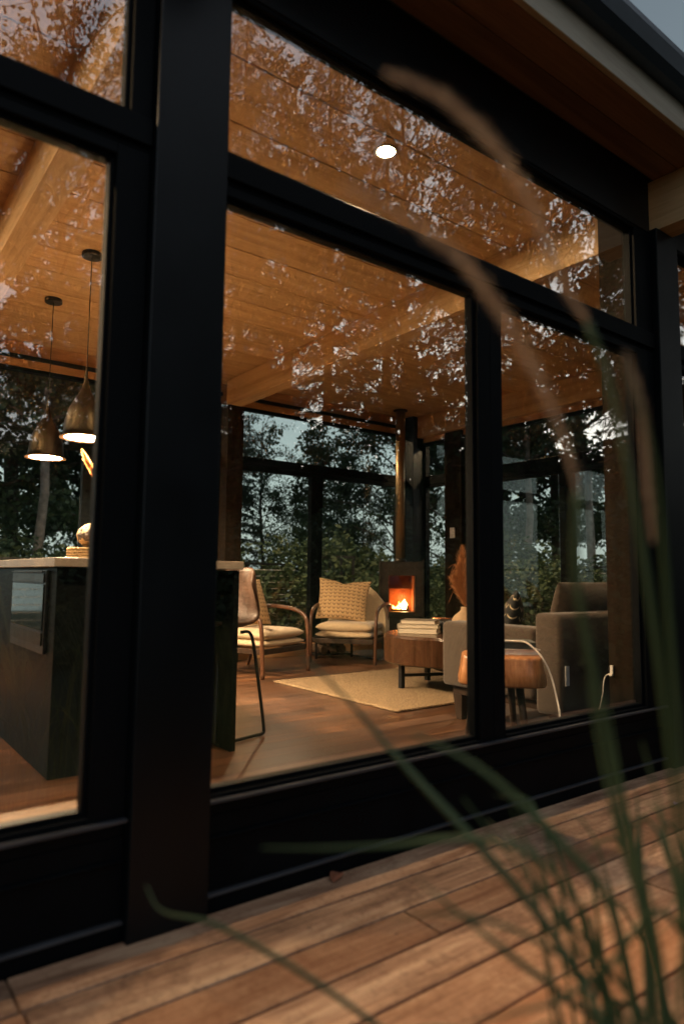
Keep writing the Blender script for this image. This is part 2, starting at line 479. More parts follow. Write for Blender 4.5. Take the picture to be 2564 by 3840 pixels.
# ---------------------------------------------------------------- mesh helpers
class MB:
    def __init__(s):
        s.v, s.f = [], []
    def add(s, vs, fs):
        o = len(s.v)
        s.v += [tuple(map(float, p)) for p in vs]
        s.f += [tuple(i + o for i in f) for f in fs]
        return s
    def box(s, x0, x1, y0, y1, z0, z1):
        return s.add([(x0, y0, z0), (x1, y0, z0), (x1, y1, z0), (x0, y1, z0), (x0, y0, z1), (x1, y0, z1), (x1, y1, z1), (x0, y1, z1)],
                     [(0, 3, 2, 1), (4, 5, 6, 7), (0, 1, 5, 4), (1, 2, 6, 5), (2, 3, 7, 6), (3, 0, 4, 7)])
    def hexa(s, bot, top):
        return s.add(list(bot) + list(top), [(0, 3, 2, 1), (4, 5, 6, 7), (0, 1, 5, 4), (1, 2, 6, 5), (2, 3, 7, 6), (3, 0, 4, 7)])
    def prism(s, pts, z0, z1, scale_top=1.0):
        n = len(pts)
        cx = sum(p[0] for p in pts) / n
        cy = sum(p[1] for p in pts) / n
        b = [(p[0], p[1], z0) for p in pts]
        t = [(cx + (p[0] - cx) * scale_top, cy + (p[1] - cy) * scale_top, z1) for p in pts]
        return s.add(b + t, [tuple(range(n - 1, -1, -1)), tuple(range(n, 2 * n))] + [(i, (i + 1) % n, n + (i + 1) % n, n + i) for i in range(n)])
    def lathe(s, prof, seg=32, c=(0, 0), cap=True):
        vs, fs = [], []
        for r, z in prof:
            for k in range(seg):
                a = 2 * math.pi * k / seg
                vs.append((c[0] + r * math.cos(a), c[1] + r * math.sin(a), z))
        for i in range(len(prof) - 1):
            for k in range(seg):
                k2 = (k + 1) % seg
                fs.append((i * seg + k, i * seg + k2, (i + 1) * seg + k2, (i + 1) * seg + k))
        if cap:
            fs.append(tuple(range(seg - 1, -1, -1)))
            fs.append(tuple((len(prof) - 1) * seg + k for k in range(seg)))
        return s.add(vs, fs)
    def tube(s, path, rad, seg=10, flat=1.0, closed=False):
        P = [Vector(p) for p in path]
        n = len(P)
        rads = rad if isinstance(rad, (list, tuple)) else [rad] * n
        vs, fs = [], []
        up = Vector((0, 0, 1))
        prev = None
        for i, p in enumerate(P):
            t = (P[min(i + 1, n - 1)] - P[max(i - 1, 0)]).normalized()
            if prev is None:
                a = t.cross(up)
                if a.length < 1e-3:
                    a = t.cross(Vector((0, 1, 0)))
                a.normalize()
            else:
                a = prev - t * prev.dot(t)
                a.normalize()
            prev = a
            b = t.cross(a)
            for k in range(seg):
                an = 2 * math.pi * k / seg
                vs.append(tuple(p + (a * math.cos(an) + b * math.sin(an) * flat) * rads[i]))
        for i in range(n - 1):
            for k in range(seg):
                k2 = (k + 1) % seg
                fs.append((i * seg + k, i * seg + k2, (i + 1) * seg + k2, (i + 1) * seg + k))
        fs.append(tuple(range(seg - 1, -1, -1)))
        fs.append(tuple((n - 1) * seg + k for k in range(seg)))
        return s.add(vs, fs)
    def build(s, name, mat, parent=None, bevel=0.0, smooth=False, subdiv=0, loc=None, rot=None, seg=2):
        me = bpy.data.meshes.new(name)
        me.from_pydata(s.v, [], s.f)
        me.materials.append(mat)
        bm = bmesh.new()
        bm.from_mesh(me)
        bmesh.ops.recalc_face_normals(bm, faces=bm.faces)
        bm.to_mesh(me)
        bm.free()
        if smooth:
            me.shade_smooth()
        o = bpy.data.objects.new(name, me)
        col.objects.link(o)
        o.parent = parent
        if loc:
            o.location = loc
        if rot:
            o.rotation_euler = rot
        if bevel:
            b = o.modifiers.new('bevel', 'BEVEL')
            b.width = bevel
            b.segments = seg
            b.limit_method = 'ANGLE'
        if subdiv:
            b = o.modifiers.new('subdiv', 'SUBSURF')
            b.levels = b.render_levels = subdiv
        return o

def smooth_path(pts, n=6):
    """Catmull-Rom through the points"""
    P = [Vector(p) for p in pts]
    P = [P[0] * 2 - P[1]] + P + [P[-1] * 2 - P[-2]]
    out = []
    for i in range(1, len(P) - 2):
        for k in range(n):
            t = k / n
            a, b, c, d = P[i - 1], P[i], P[i + 1], P[i + 2]
            out.append(tuple(0.5 * ((2 * b) + (c - a) * t + (2 * a - 5 * b + 4 * c - d) * t * t + (3 * b - 3 * c + d - a) * t ** 3)))
    out.append(tuple(P[-2]))
    return out

def tag(o, label=None, cat=None, group=None, kind=None):
    if label: o['label'] = label
    if cat: o['category'] = cat
    if group: o['group'] = group
    if kind: o['kind'] = kind
    return o

def thing(name, loc, label, cat, group=None, rz=0.0, kind=None):
    o = bpy.data.objects.new(name, None)
    o.empty_display_size = 0.1
    col.objects.link(o)
    o.location = loc
    o.rotation_euler = (0, 0, rz)
    return tag(o, label, cat, group, kind)

def copy_tree(o, parent=None):
    c = o.copy()
    col.objects.link(c)
    c.parent = parent
    for ch in list(o.children):
        copy_tree(ch, c)
    return c

def cushion_mesh(w, d, h, puff=0.35, n=14, pinch=0.0, power=4.0):
    """soft box centred at origin: w along x, d along y, h along z"""
    vs, fs = [], []
    idx = {}
    for side in (1, -1):
        for i in range(n + 1):
            for j in range(n + 1):
                u, v = 2 * i / n - 1, 2 * j / n - 1
                e = (1 - abs(u) ** power) * (1 - abs(v) ** power)
                e = max(e, 0) ** 0.5
                pu = 1 - pinch * (1 - abs(v) ** 2) * abs(u) ** 3
                pv = 1 - pinch * (1 - abs(u) ** 2) * abs(v) ** 3
                z = side * h * 0.5 * (e * (1 - puff) + e * puff * math.cos(u * 1.3) * math.cos(v * 1.3))
                if (i in (0, n) or j in (0, n)) and side == -1:
                    idx[(side, i, j)] = idx[(1, i, j)]
                    continue
                idx[(side, i, j)] = len(vs)
                vs.append((u * w / 2 * pu, v * d / 2 * pv, z))
        for i in range(n):
            for j in range(n):
                q = (idx[(side, i, j)], idx[(side, i + 1, j)], idx[(side, i + 1, j + 1)], idx[(side, i, j + 1)])
                fs.append(q if side == 1 else q[::-1])
    return vs, fs

def cushion(name, mat, parent, w, d, h, loc, rot=(0, 0, 0), **kw):
    mb = MB()
    mb.add(*cushion_mesh(w, d, h, **kw))
    return mb.build(name, mat, parent, smooth=True, subdiv=1, loc=loc, rot=rot)

# ================================================================ SETTING
GZ = -0.22
g = MB()
gn = 40
xs = np.linspace(-60, 80, gn + 1)
ys = np.linspace(-70, 70, gn + 1)
gv = []
for y in ys:
    for x in xs:
        far = max(0.0, y - 11)
        z = GZ - 0.10 * min(far, 25) - 0.0 + 0.06 * math.sin(x * 0.7) * math.cos(y * 0.5)
        if -1 < x < 12 and -3 < y < 9:
            z = GZ
        gv.append((x, y, z))
gf = [(j * (gn + 1) + i, j * (gn + 1) + i + 1, (j + 1) * (gn + 1) + i + 1, (j + 1) * (gn + 1) + i) for j in range(gn) for i in range(gn)]
g.add(gv, gf)
tag(g.build('ground', M['ground'], smooth=True), kind='structure')

# deck boards in front of the house
deck = MB()
pitch = 0.1375
y_edges = [1.628 - pitch * (k + 1) for k in range(7)]
rd = random.Random(5)
joints = {0: [0.36, 3.9], 1: [0.365, 5.1], 2: [1.235, 4.6], 3: [-0.6, 3.2], 4: [1.9], 5: [0.8, 3.6], 6: [2.2]}
for k, y0 in enumerate(y_edges):
    js = [-3.0] + joints[k] + [8.5]
    for a, b in zip(js[:-1], js[1:]):
        deck.box(a + 0.002, b - 0.002, y0 + 0.004, y0 + pitch - 0.004, -0.032 + rd.uniform(-0.0012, 0.0012), rd.uniform(-0.002, 0.001))
tag(deck.build('deck', M['deck'], bevel=0.003), kind='structure')
dj = MB()
for k in range(20):
    x = -2.9 + k * 0.58
    dj.box(x, x + 0.045, 0.68, 1.62, -0.20, -0.036)
dj.box(-3, 8.5, 0.650, 0.662, -0.20, -0.002)
tag(dj.build('deck_framing', M['siding']), kind='structure')

# rear deck
rdk = MB()
for k in range(12):
    y0 = 6.36 + k * pitch
    rdk.box(-3, 8.0, y0 + 0.003, y0 + pitch - 0.003, -0.03, 0.0)
tag(rdk.build('rear_deck', M['deck'], bevel=0.002), kind='structure')

# ================================================================ HOUSE
house = thing('house', (0, 0, 0), 'dark framed glass-walled house with warm timber ceiling seen at dusk', 'house')
GX0, GX1 = -1.9, 5.9
Y0 = 1.63          # outer face of the window wall
YB = 6.15          # inner face of the back wall
PX = [-1.77, 0.709, 3.21, 5.78]

# floor boards
fl = MB()
rf = random.Random(3)
for k in range(37):
    y0 = 1.72 + k * 0.121
    x = -2.6 - rf.random() * 1.2
    while x < 5.8:
        L = rf.uniform(0.9, 1.9)
        a, b = max(x, -2.6), min(x + L, 5.78)
        if b > a:
            fl.box(a + 0.0006, b - 0.0006, y0 + 0.0006, y0 + 0.1204, -0.02, 0.0)
        x += L
fl.build('floor', M['floor'], house)
sb = MB().box(-2.6, 5.9, 1.66, 6.3, -0.2, -0.022)
sb.build('subfloor', M['siding'], house)

# ceiling boards (solid timber panels with grooves)
ce = MB()
so = MB()
for k in range(14):
    y0 = 1.84 + (k - 1) * 0.342
    y1 = min(y0 + 0.335, YB + 0.09)
    if y0 < YB:
        ce.box(-2.7, 5.9, max(y0, 1.705), y1, 2.82, 2.84)
ce.build('ceiling', M['ceil'], house, bevel=0.002, seg=1)
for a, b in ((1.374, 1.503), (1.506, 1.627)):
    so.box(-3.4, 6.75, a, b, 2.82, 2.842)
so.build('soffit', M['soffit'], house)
rt = MB().box(-3.5, 6.8, 1.372, 7.03, 2.846, 3.02)
rt.build('roof', M['gutter'], house)
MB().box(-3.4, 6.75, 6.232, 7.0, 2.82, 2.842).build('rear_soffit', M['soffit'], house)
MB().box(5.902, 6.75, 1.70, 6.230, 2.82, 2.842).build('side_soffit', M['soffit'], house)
MB().box(-3.5, 6.8, 1.345, 1.37, 2.815, 2.985).build('fascia', M['fascia'], house, bevel=0.003)
gt = MB()
prof = [(1.343, 2.935), (1.30, 2.935), (1.275, 2.965), (1.262, 3.03), (1.262, 3.055), (1.272, 3.055), (1.276, 3.03), (1.287, 2.975), (1.305, 2.95), (1.343, 2.95)]
n = len(prof)
gt.add([(-3.5, y, z) for y, z in prof] + [(6.8, y, z) for y, z in prof],
       [(i, (i + 1) % n, n + (i + 1) % n, n + i) for i in range(n)] + [tuple(range(n)), tuple(range(2 * n - 1, n - 1, -1))])
gt.build('gutter', M['gutter'], house)

# cross beams
for i, x in enumerate(PX):
    w = 0.068
    MB().box(x - w, x + w, 1.928, 6.1, 2.555, 2.817).build('beam', M['beam'], house, bevel=0.004)
    MB().box(x - w, x + w, 1.375, 1.715, 2.557, 2.817).build('rafter_tail', M['beam'], house, bevel=0.004)
# front posts (outer cladding + inner timber)
for i, x in enumerate(PX):
    p = MB().box(x - 0.102, x + 0.102, 1.600, 1.715, -0.03 if i else -0.03, 2.553).build('post', M['black'], house, bevel=0.004)
    MB().box(x - 0.080, x + 0.080, 1.718, 1.925, 0.0, 2.817).build('inner_post', M['postwood'], p, bevel=0.004)
# header and plinth between posts
for i in range(3):
    a, b = PX[i] + 0.103, PX[i + 1] - 0.103
    hd = MB()
    hd.box(a, b, 1.632, 1.70, 2.535, 2.818)
    hd.build('header', M['black'], house, bevel=0.003)
    pl = MB()
    pl.box(a, b, 1.638, 1.715, 0.235, 0.262)
    pl.box(a, b, 1.641, 1.715, 0.045, 0.233)
    pl.box(a, b, 1.634, 1.715, -0.03, 0.036)
    pl.box(a, b, 1.630, 1.715, 0.176, 0.181)
    pl.build('plinth', M['siding'], house, bevel=0.0015, seg=1)
    MB().box(a, b, 1.626, 1.715, 0.0365, 0.0435).build('flashing', M['flash'], house, bevel=0.001, seg=1)
    MB().box(a, b, 1.616, 1.6335, 0.268, 0.277).build('sill_nosing', M['flash'], house, bevel=0.002, seg=2)
    MB().box(a, b, 1.716, 1.90, 0.0, 0.225).build('sill_base', M['siding'], house)
# pale sill board inside the kitchen bay
MB().box(PX[0] + 0.1, 0.62, 1.716, 1.80, 0.262, 0.285).build('window_stool', M['stool'], house, bevel=0.003)
MB().box(PX[1] + 0.1, PX[2] - 0.1, 1.716, 1.735, 0.250, 0.272).build('window_stool', M['darkwood'], house, bevel=0.003)

def window(x0, x1, z0, z1, fw=(0.045, 0.045, 0.045, 0.03), yo=1.634, yi=1.70, gy=1.662, gm='glass', mat='frame'):
    """fixed window in the front wall; fw = left, right, top, bottom frame widths"""
    l, r, t, b = fw
    f = MB()
    f.box(x0, x0 + l, yo, yi, z0, z1)
    f.box(x1 - r, x1, yo, yi, z0, z1)
    f.box(x0 + l, x1 - r, yo, yi, z1 - t, z1)
    f.box(x0 + l, x1 - r, yo, yi, z0, z0 + b)
    # stepped inner bead
    s_ = 0.012
    f.box(x0 + l, x0 + l + s_, yo + 0.018, yi - 0.012, z0 + b, z1 - t)
    f.box(x1 - r - s_, x1 - r, yo + 0.018, yi - 0.012, z0 + b, z1 - t)
    f.box(x0 + l + s_, x1 - r - s_, yo + 0.018, yi - 0.012, z1 - t - s_, z1 - t)
    f.box(x0 + l + s_, x1 - r - s_, yo + 0.018, yi - 0.012, z0 + b, z0 + b + s_)
    w = f.build('window', M[mat], house, bevel=0.0015, seg=1)
    MB().box(x0 + l + s_ - 0.004, x1 - r - s_ + 0.004, gy, gy + 0.006, z0 + b + s_ - 0.004, z1 - t - s_ + 0.004).build('pane', M[gm], w)
    return w

ZT0, ZT1 = 1.905, 2.035
for i in range(3):
    a, b = PX[i] + 0.104, PX[i + 1] - 0.104
    if i == 1:
        mu0, mu1 = 1.848, 1.998
    else:
        mu0, mu1 = (a + b) / 2 - 0.075, (a + b) / 2 + 0.075
    rr = 0.09 if i != 1 else 0.15
    if i == 0:
        window(a, b, 0.264, ZT0 + 0.03, (0.03, 0.085, 0.03, 0.026))
    else:
        window(a, (mu0 + mu1) / 2 - 0.001, 0.264, ZT0 + 0.03, (0.01, (mu1 - mu0) / 2 - 0.01, 0.03, 0.022))
        window((mu0 + mu1) / 2 + 0.001, b, 0.264, ZT0 + 0.03, ((mu1 - mu0) / 2 - 0.01, rr, 0.03, 0.022))
    window(a, b, ZT1 - 0.03, 2.533, (0.01 if i else 0.03, 0.055 if i == 0 else 0.14, 0.014, 0.03))
    tr = MB()
    tr.box(a, b, 1.636, 1.70, ZT0 + 0.031, ZT1 - 0.031)
    tr.box(a, b, 1.622, 1.6355, ZT0 + 0.045, ZT1 - 0.012)
    tr.build('transom', M['frame'], house, bevel=0.002, seg=1)

# back wall
def back_wall():
    posts = [-1.77, 0.72, 3.21, 5.77]
    for i, x in enumerate(posts):
        w = 0.09 if i < 3 else 0.13
        MB().box(x - w, x + w, YB - 0.14, YB + 0.12, 0.0, 2.553 if i < 3 else 2.817).build('rear_post', M['postwood'] if i < 3 else M['black'], house, bevel=0.004)
    for i in range(3):
        a, b = posts[i] + 0.09, posts[i + 1] - (0.09 if i < 2 else 0.13)
        MB().box(a, b, YB + 0.01, YB + 0.08, 2.60, 2.816).build('rear_header', M['trimwood'], house)
        MB().box(a, b, YB - 0.02, YB + 0.008, 2.665, 2.70).build('blind_rail', M['black'], house, bevel=0.003)
        sl = MB()
        sl.box(a, b, YB - 0.03, YB + 0.08, 0.0, 0.055)
        sl.box(a, b, YB - 0.01, YB + 0.08, 0.057, 0.135)
        sl.build('rear_sill', M['trimwood'], house, bevel=0.003)
        m0 = {0: -0.58, 1: 1.855, 2: 4.325}[i]
        for (p, q, z0, z1) in ((a, m0 - 0.001, 0.137, 1.99), (m0 + 0.001, b, 0.137, 1.99), (a, b, 2.05, 2.598)):
            lw = 0.03
            f = MB()
            rl = 0.075 if z0 < 1 and p > a else lw
            rr_ = 0.075 if z0 < 1 and q < b else lw
            tt = 0.05 if z0 < 1 else 0.03
            f.box(p, p + rl, YB + 0.012, YB + 0.08, z0, z1)
            f.box(q - rr_, q, YB + 0.012, YB + 0.08, z0, z1)
            f.box(p + rl, q - rr_, YB + 0.012, YB + 0.08, z1 - tt, z1)
            f.box(p + rl, q - rr_, YB + 0.012, YB + 0.08, z0, z0 + 0.03)
            w_ = f.build('rear_window', M['frame'], house, bevel=0.002, seg=1)
            MB().box(p + rl, q - rr_, YB + 0.045, YB + 0.051, z0 + 0.03, z1 - tt).build('pane', M['glass2'], w_)
        MB().box(a, b, YB + 0.005, YB + 0.08, 1.992, 2.048).build('rear_transom', M['frame'], house, bevel=0.004)
back_wall()

# right side wall (runs away from the viewer)
def side_wall():
    X = 5.80
    pier = MB().box(X - 0.04, X + 0.12, 5.34, 5.60, 0.0, 2.553)
    pier.build('side_pier', M['postwood'], house, bevel=0.004)
    MB().box(X - 0.04, X + 0.12, 1.9, 3.50, 0.0, 2.553).build('side_pier', M['postwood'], house, bevel=0.004)
    MB().box(X + 0.0, X + 0.10, 1.9, 6.0, 2.50, 2.816).build('side_header', M['trimwood'], house)
    MB().box(X + 0.0, X + 0.10, 3.5, 6.0, 0.0, 0.135).build('side_sill', M['trimwood'], house)
    for (p, q, z0, z1) in ((5.602, 6.00, 0.137, 1.97), (5.602, 6.00, 2.05, 2.498), (3.502, 3.999, 0.137, 1.93), (4.001, 5.338, 0.137, 1.93), (3.502, 5.338, 2.05, 2.498)):
        f = MB()
        l = 0.07 if (z0 < 1 and p == 4.001) else 0.03
        r = 0.07 if (z0 < 1 and q == 3.999) else 0.03
        f.box(X + 0.012, X + 0.08, p, p + l, z0, z1)
        f.box(X + 0.012, X + 0.08, q - r, q, z0, z1)
        f.box(X + 0.012, X + 0.08, p + l, q - r, z1 - 0.03, z1)
        f.box(X + 0.012, X + 0.08, p + l, q - r, z0, z0 + 0.03)
        w_ = f.build('side_window', M['frame'], house, bevel=0.002, seg=1)
        MB().box(X + 0.045, X + 0.051, p + l, q - r, z0 + 0.03, z1 - 0.03).build('pane', M['glass2'], w_)
    MB().box(X + 0.005, X + 0.08, 3.502, 5.338, 1.932, 2.048).build('side_transom', M['frame'], house, bevel=0.004)
    MB().box(X + 0.005, X + 0.08, 5.602, 6.0, 1.972, 2.048).build('side_transom', M['frame'], house, bevel=0.004)
side_wall()
# left end wall of the kitchen
MB().box(-2.75, -2.65, 1.72, 6.2, 0.0, 2.817).build('end_wall', M['postwood'], house)
# timber board added to make the lit orange strip behind the right pane
MB().box(3.30, 5.76, 2.70, 2.735, 2.565, 2.66).build('strip_board', M['beam'], house, bevel=0.003)
# light switch and sockets belong to the walls
MB().box(5.745, 5.758, 5.435, 5.505, 1.30, 1.42).build('light_switch', M['white'], house, bevel=0.002)
so_ = MB().box(3.118, 3.129, 1.897, 1.913, 0.373, 0.424).build('socket', M['white'], house, bevel=0.002)

# ================================================================ LIGHTS IN THE HOUSE
def downlight(x, y, label, first=[None]):
    if first[0] is None:
        t = thing('ceiling_light', (x, y, 2.82), label, 'light', 'recessed ceiling lights')
        rim = [(0.040, -0.001), (0.056, -0.003), (0.058, 0.0), (0.056, 0.004), (0.040, 0.004)]
        MB().lathe([(0.041, -0.0025), (0.054, -0.005), (0.057, -0.002), (0.055, 0.001), (0.041, 0.001), (0.041, -0.0025)], 32, cap=False).build('trim_ring', M['white'], t, smooth=True)
        mb = MB()
        mb.lathe([(0.040, -0.0015), (0.040, 0.0005)], 32)
        mb.build('lens', M['lamp'], t)
        first[0] = t
        return t
    c = copy_tree(first[0])
    c.location = (x, y, 2.82)
    c['label'] = label
    return c
downlight(1.955, 2.268, 'round recessed ceiling light glowing white above the middle bay')
downlight(-0.6, 2.268, 'round recessed ceiling light over the kitchen side near the window')
dim = downlight(4.45, 2.268, 'dim round recessed ceiling light over the sofa')
for ch_ in dim.children:
    if ch_.name.startswith('lens'):
        ch_.data = ch_.data.copy()
        ch_.data.materials[0] = M['lampdim']
downlight(-0.6, 3.9, 'round recessed ceiling light above the left side of the kitchen')
downlight(-0.6, 5.5, 'round recessed ceiling light at the rear left of the kitchen')
for sx_, sy_, sl_ in ((4.36, 6.87, 'round light in the rear eave, seen through the window top left of the flue'),
                      (1.70, 6.87, 'round light in the rear eave, seen behind the pendant nearer the post'),
                      (6.45, 5.10, 'round light in the side eave, seen past the flue pipe')):
    e_ = downlight(sx_, sy_, sl_)
    e_['group'] = 'lights in the eaves'

def pendant(x, y, label):
    t = thing('pendant_lamp', (x, y, 0), label, 'lamp', 'pendant lamps over the kitchen island')
    MB().lathe([(0.060, 2.792), (0.060, 2.819)], 40).build('ceiling_rose', M['blackmetal'], t, bevel=0.003)
    MB().tube([(0, 0, 2.795), (0, 0, 2.04)], 0.0028, 8).build('cord', M['blackmetal'], t)
    out = [(0.005, 2.10), (0.0075, 2.06), (0.010, 2.03), (0.018, 1.985), (0.034, 1.94), (0.060, 1.895), (0.085, 1.85), (0.103, 1.80), (0.113, 1.75), (0.117, 1.70), (0.118, 1.665), (0.115, 1.665), (0.113, 1.70), (0.108, 1.76), (0.09, 1.83), (0.05, 1.90), (0.006, 1.96)]
    MB().lathe(out, 48, cap=False).build('shade', M['brass'], t, smooth=True)
    MB().lathe([(0.108, 1.660), (0.136, 1.655), (0.137, 1.660), (0.118, 1.668), (0.108, 1.666), (0.108, 1.660)], 48, cap=False).build('rim', M['brownrim'], t, smooth=True)
    MB().lathe([(0.107, 1.664), (0.107, 1.668)], 40).build('diffuser', M['pendlamp'], t)
    return t
pendant(1.195, 5.044, 'bronze teardrop pendant lamp hanging lower left, farther from the glass')
pendant(1.193, 4.152, 'bronze teardrop pendant lamp partly hidden by the black post')

# ================================================================ KITCHEN
isl = thing('kitchen_island', (0, 0, 0), 'charcoal kitchen island with pale stone worktop and built-in oven', 'kitchen island')
MB().box(0.785, 1.28, 3.02, 5.35, 0.0, 0.873).build('cabinet', M['island'], isl, bevel=0.003)
MB().box(1.612, 1.642, 3.00, 5.35, 0.0, 0.873).build('end_panel', M['island'], isl, bevel=0.002)
MB().box(0.765, 1.66, 2.99, 5.38, 0.876, 0.916).build('worktop', M['counter'], isl, bevel=0.003)
ov = MB()
ov.box(0.770, 0.784, 3.13, 3.77, 0.50, 0.862)
ov.box(0.755, 0.7695, 3.15, 3.75, 0.852, 0.858)
o = ov.build('oven', M['blackmetal'], isl, bevel=0.002)
MB().box(0.764, 0.769, 3.15, 3.75, 0.60, 0.80).build('oven_glass', M['ovenglass'], o, bevel=0.001)
MB().box(0.763, 0.769, 3.15, 3.75, 0.535, 0.590).build('oven_trim', M['brass'], o, bevel=0.001)
MB().box(0.763, 0.769, 3.15, 3.75, 0.808, 0.848).build('control_strip', M['screen'], o, bevel=0.001)

bk = thing('basket', (1.24, 4.0, 0.917), 'low round open-weave straw basket on the stone worktop', 'basket')
bb = MB()
for k in range(5):
    z = 0.008 + k * 0.016
    path = [(0.145 * math.cos(a) , 0.145 * math.sin(a), z + 0.002 * math.sin(a * 24 + k * math.pi)) for a in np.linspace(0, 2 * math.pi, 73)]
    bb.tube(path, 0.0065, 6)
bb.lathe([(0.138, 0.0), (0.138, 0.075)], 40)
bb.build('weave', M['woven'], bk, smooth=True)
bp = thing('woven_vase', (1.26, 4.0, 0.998), 'brown and black patterned woven vase sitting on the straw basket', 'vase')
MB().lathe([(0.03, 0.0), (0.075, 0.006), (0.112, 0.035), (0.122, 0.07), (0.11, 0.105), (0.08, 0.13), (0.05, 0.142), (0.042, 0.146)], 36).build('body', M['wovenball'], bp, smooth=True)

def plume(mb, base, tip, rad, n, seed, curve=(0, 0, 0), wmul=1.0, lenmul=1.0):
    """feathery seed head: many hair-thin drooping spikes along an axis"""
    r = random.Random(seed)
    B, T, C = Vector(base), Vector(tip), Vector(curve)
    ax = (T - B).normalized()
    for i in range(n):
        t = r.random() ** 0.9
        p = B.lerp(T, t) + C * (4 * t * (1 - t))
        s_ = math.sin(math.pi * min(1, 0.12 + t * 0.86)) ** 0.8
        a = r.random() * 2 * math.pi
        o1 = ax.orthogonal().normalized()
        o2 = ax.cross(o1)
        d = (o1 * math.cos(a) + o2 * math.sin(a))
        L = rad * lenmul * (0.5 + 0.8 * r.random()) * s_ + 0.004
        q = p + d * L * 0.75 + ax * L * (0.9 + r.random() * 0.9)
        q.z -= L * 0.15
        w = d.cross(ax).normalized() * 0.0011 * wmul
        m = p.lerp(q, 0.5) + Vector((0, 0, L * 0.08))
        mb.add([tuple(p - w), tuple(p + w), tuple(m + w * 0.9), tuple(q), tuple(m - w * 0.9)], [(0, 1, 2, 3, 4)])

st = thing('dried_grass', (1.24, 4.0, 1.14), 'two dried wheat-coloured grass plumes standing in the woven vase', 'dried grass')
MB().tube(smooth_path([(0.0, 0, 0.0), (-0.003, 0.0, 0.22), (0.008, 0.0, 0.62)]), 0.0022, 6).build('stem', M['plume'], st)
MB().tube(smooth_path([(0.014, 0, 0.0), (0.016, 0.0, 0.25), (0.018, 0.0, 0.36)]), 0.0022, 6).build('stem', M['plume'], st)
mb = MB(); plume(mb, (0.02, 0, 0.22), (-0.095, 0.0, 0.42), 0.026, 900, 1); mb.build('plume', M['plume'], st)
mb = MB(); plume(mb, (0.015, 0, 0.36), (-0.006, 0.0, 0.52), 0.022, 700, 2); mb.build('plume', M['plume'], st)

def stool(x, y, rz, label):
    t = thing('bar_stool', (x, y, 0), label, 'stool', rz=rz)
    # bucket shell: sweep profile across width
    prof = [(0.20, 0.600), (0.12, 0.568), (0.0, 0.552), (-0.10, 0.565), (-0.165, 0.62), (-0.205, 0.73), (-0.225, 0.84), (-0.232, 0.895)]
    vs, fs = [], []
    nx = 12
    for (py, pz) in prof:
        for i in range(nx + 1):
            u = 2 * i / nx - 1
            back = min(1, max(0, (pz - 0.55) / 0.34))
            w = 0.225 - 0.02 * back
            yy = py + 0.16 * back * u * u
            zz = pz + (0.035 * u * u * (1 - back) if py < 0.15 else 0.01 * u * u) - 0.075 * back * abs(u) ** 3
            vs.append((u * w, yy, zz))
    for j in range(len(prof) - 1):
        for i in range(nx):
            fs.append((j * (nx + 1) + i, j * (nx + 1) + i + 1, (j + 1) * (nx + 1) + i + 1, (j + 1) * (nx + 1) + i))
    mb = MB(); mb.add(vs, fs)
    s_ = mb.build('seat_shell', M['leather'], t, smooth=True)
    sm = s_.modifiers.new('thick', 'SOLIDIFY'); sm.thickness = 0.022
    sd = s_.modifiers.new('sub', 'SUBSURF'); sd.levels = sd.render_levels = 1
    for sx in (-1, 1):
        p = smooth_path([(sx * 0.12, 0.07, 0.545), (sx * 0.160, 0.115, 0.525), (sx * 0.185, 0.145, 0.30), (sx * 0.21, 0.17, 0.05), (sx * 0.212, 0.155, 0.014), (sx * 0.212, 0.11, 0.012), (sx * 0.212, -0.11, 0.012), (sx * 0.212, -0.155, 0.014), (sx * 0.21, -0.17, 0.05), (sx * 0.185, -0.145, 0.30), (sx * 0.160, -0.115, 0.525), (sx * 0.12, -0.07, 0.545)], 5)
        MB().tube(p, 0.009, 10).build('sled_leg', M['blackmetal'], t, smooth=True)
    MB().tube([(-0.188, 0.15, 0.25), (0.188, 0.15, 0.25)], 0.008, 10).build('footrest', M['blackmetal'], t, smooth=True)
    MB().tube([(-0.135, 0.09, 0.535), (0.135, 0.09, 0.535)], 0.009, 10).build('crossbar', M['blackmetal'], t, smooth=True)
    return t
stool(1.70, 3.36, R(105), 'brown leather bucket counter stool with black sled legs at the island')

# ================================================================ LIVING ROOM
rug = MB()
rn = 60
vs = []
rx0, rx1, ry0, ry1 = 2.91, 5.3, 3.245, 4.72
for j in range(rn + 1):
    for i in range(rn + 1):
        x = rx0 + (rx1 - rx0) * i / rn
        y = ry0 + (ry1 - ry0) * j / rn
        if i == 0: x += 0.004 * math.sin(j * 1.9)
        if j == 0: y += 0.004 * math.sin(i * 1.7)
        vs.append((x, y, 0.014 + 0.0015 * math.sin(i * 2.1) * math.cos(j * 1.3)))
fs = [(j * (rn + 1) + i, j * (rn + 1) + i + 1, (j + 1) * (rn + 1) + i + 1, (j + 1) * (rn + 1) + i) for j in range(rn) for i in range(rn)]
rug.add(vs, fs)
o = rug.build('rug', M['jute'], smooth=True)
sm = o.modifiers.new('thick', 'SOLIDIFY'); sm.thickness = 0.012; sm.offset = -1
tag(o, 'thick woven jute rug on the dark wood floor', 'rug')

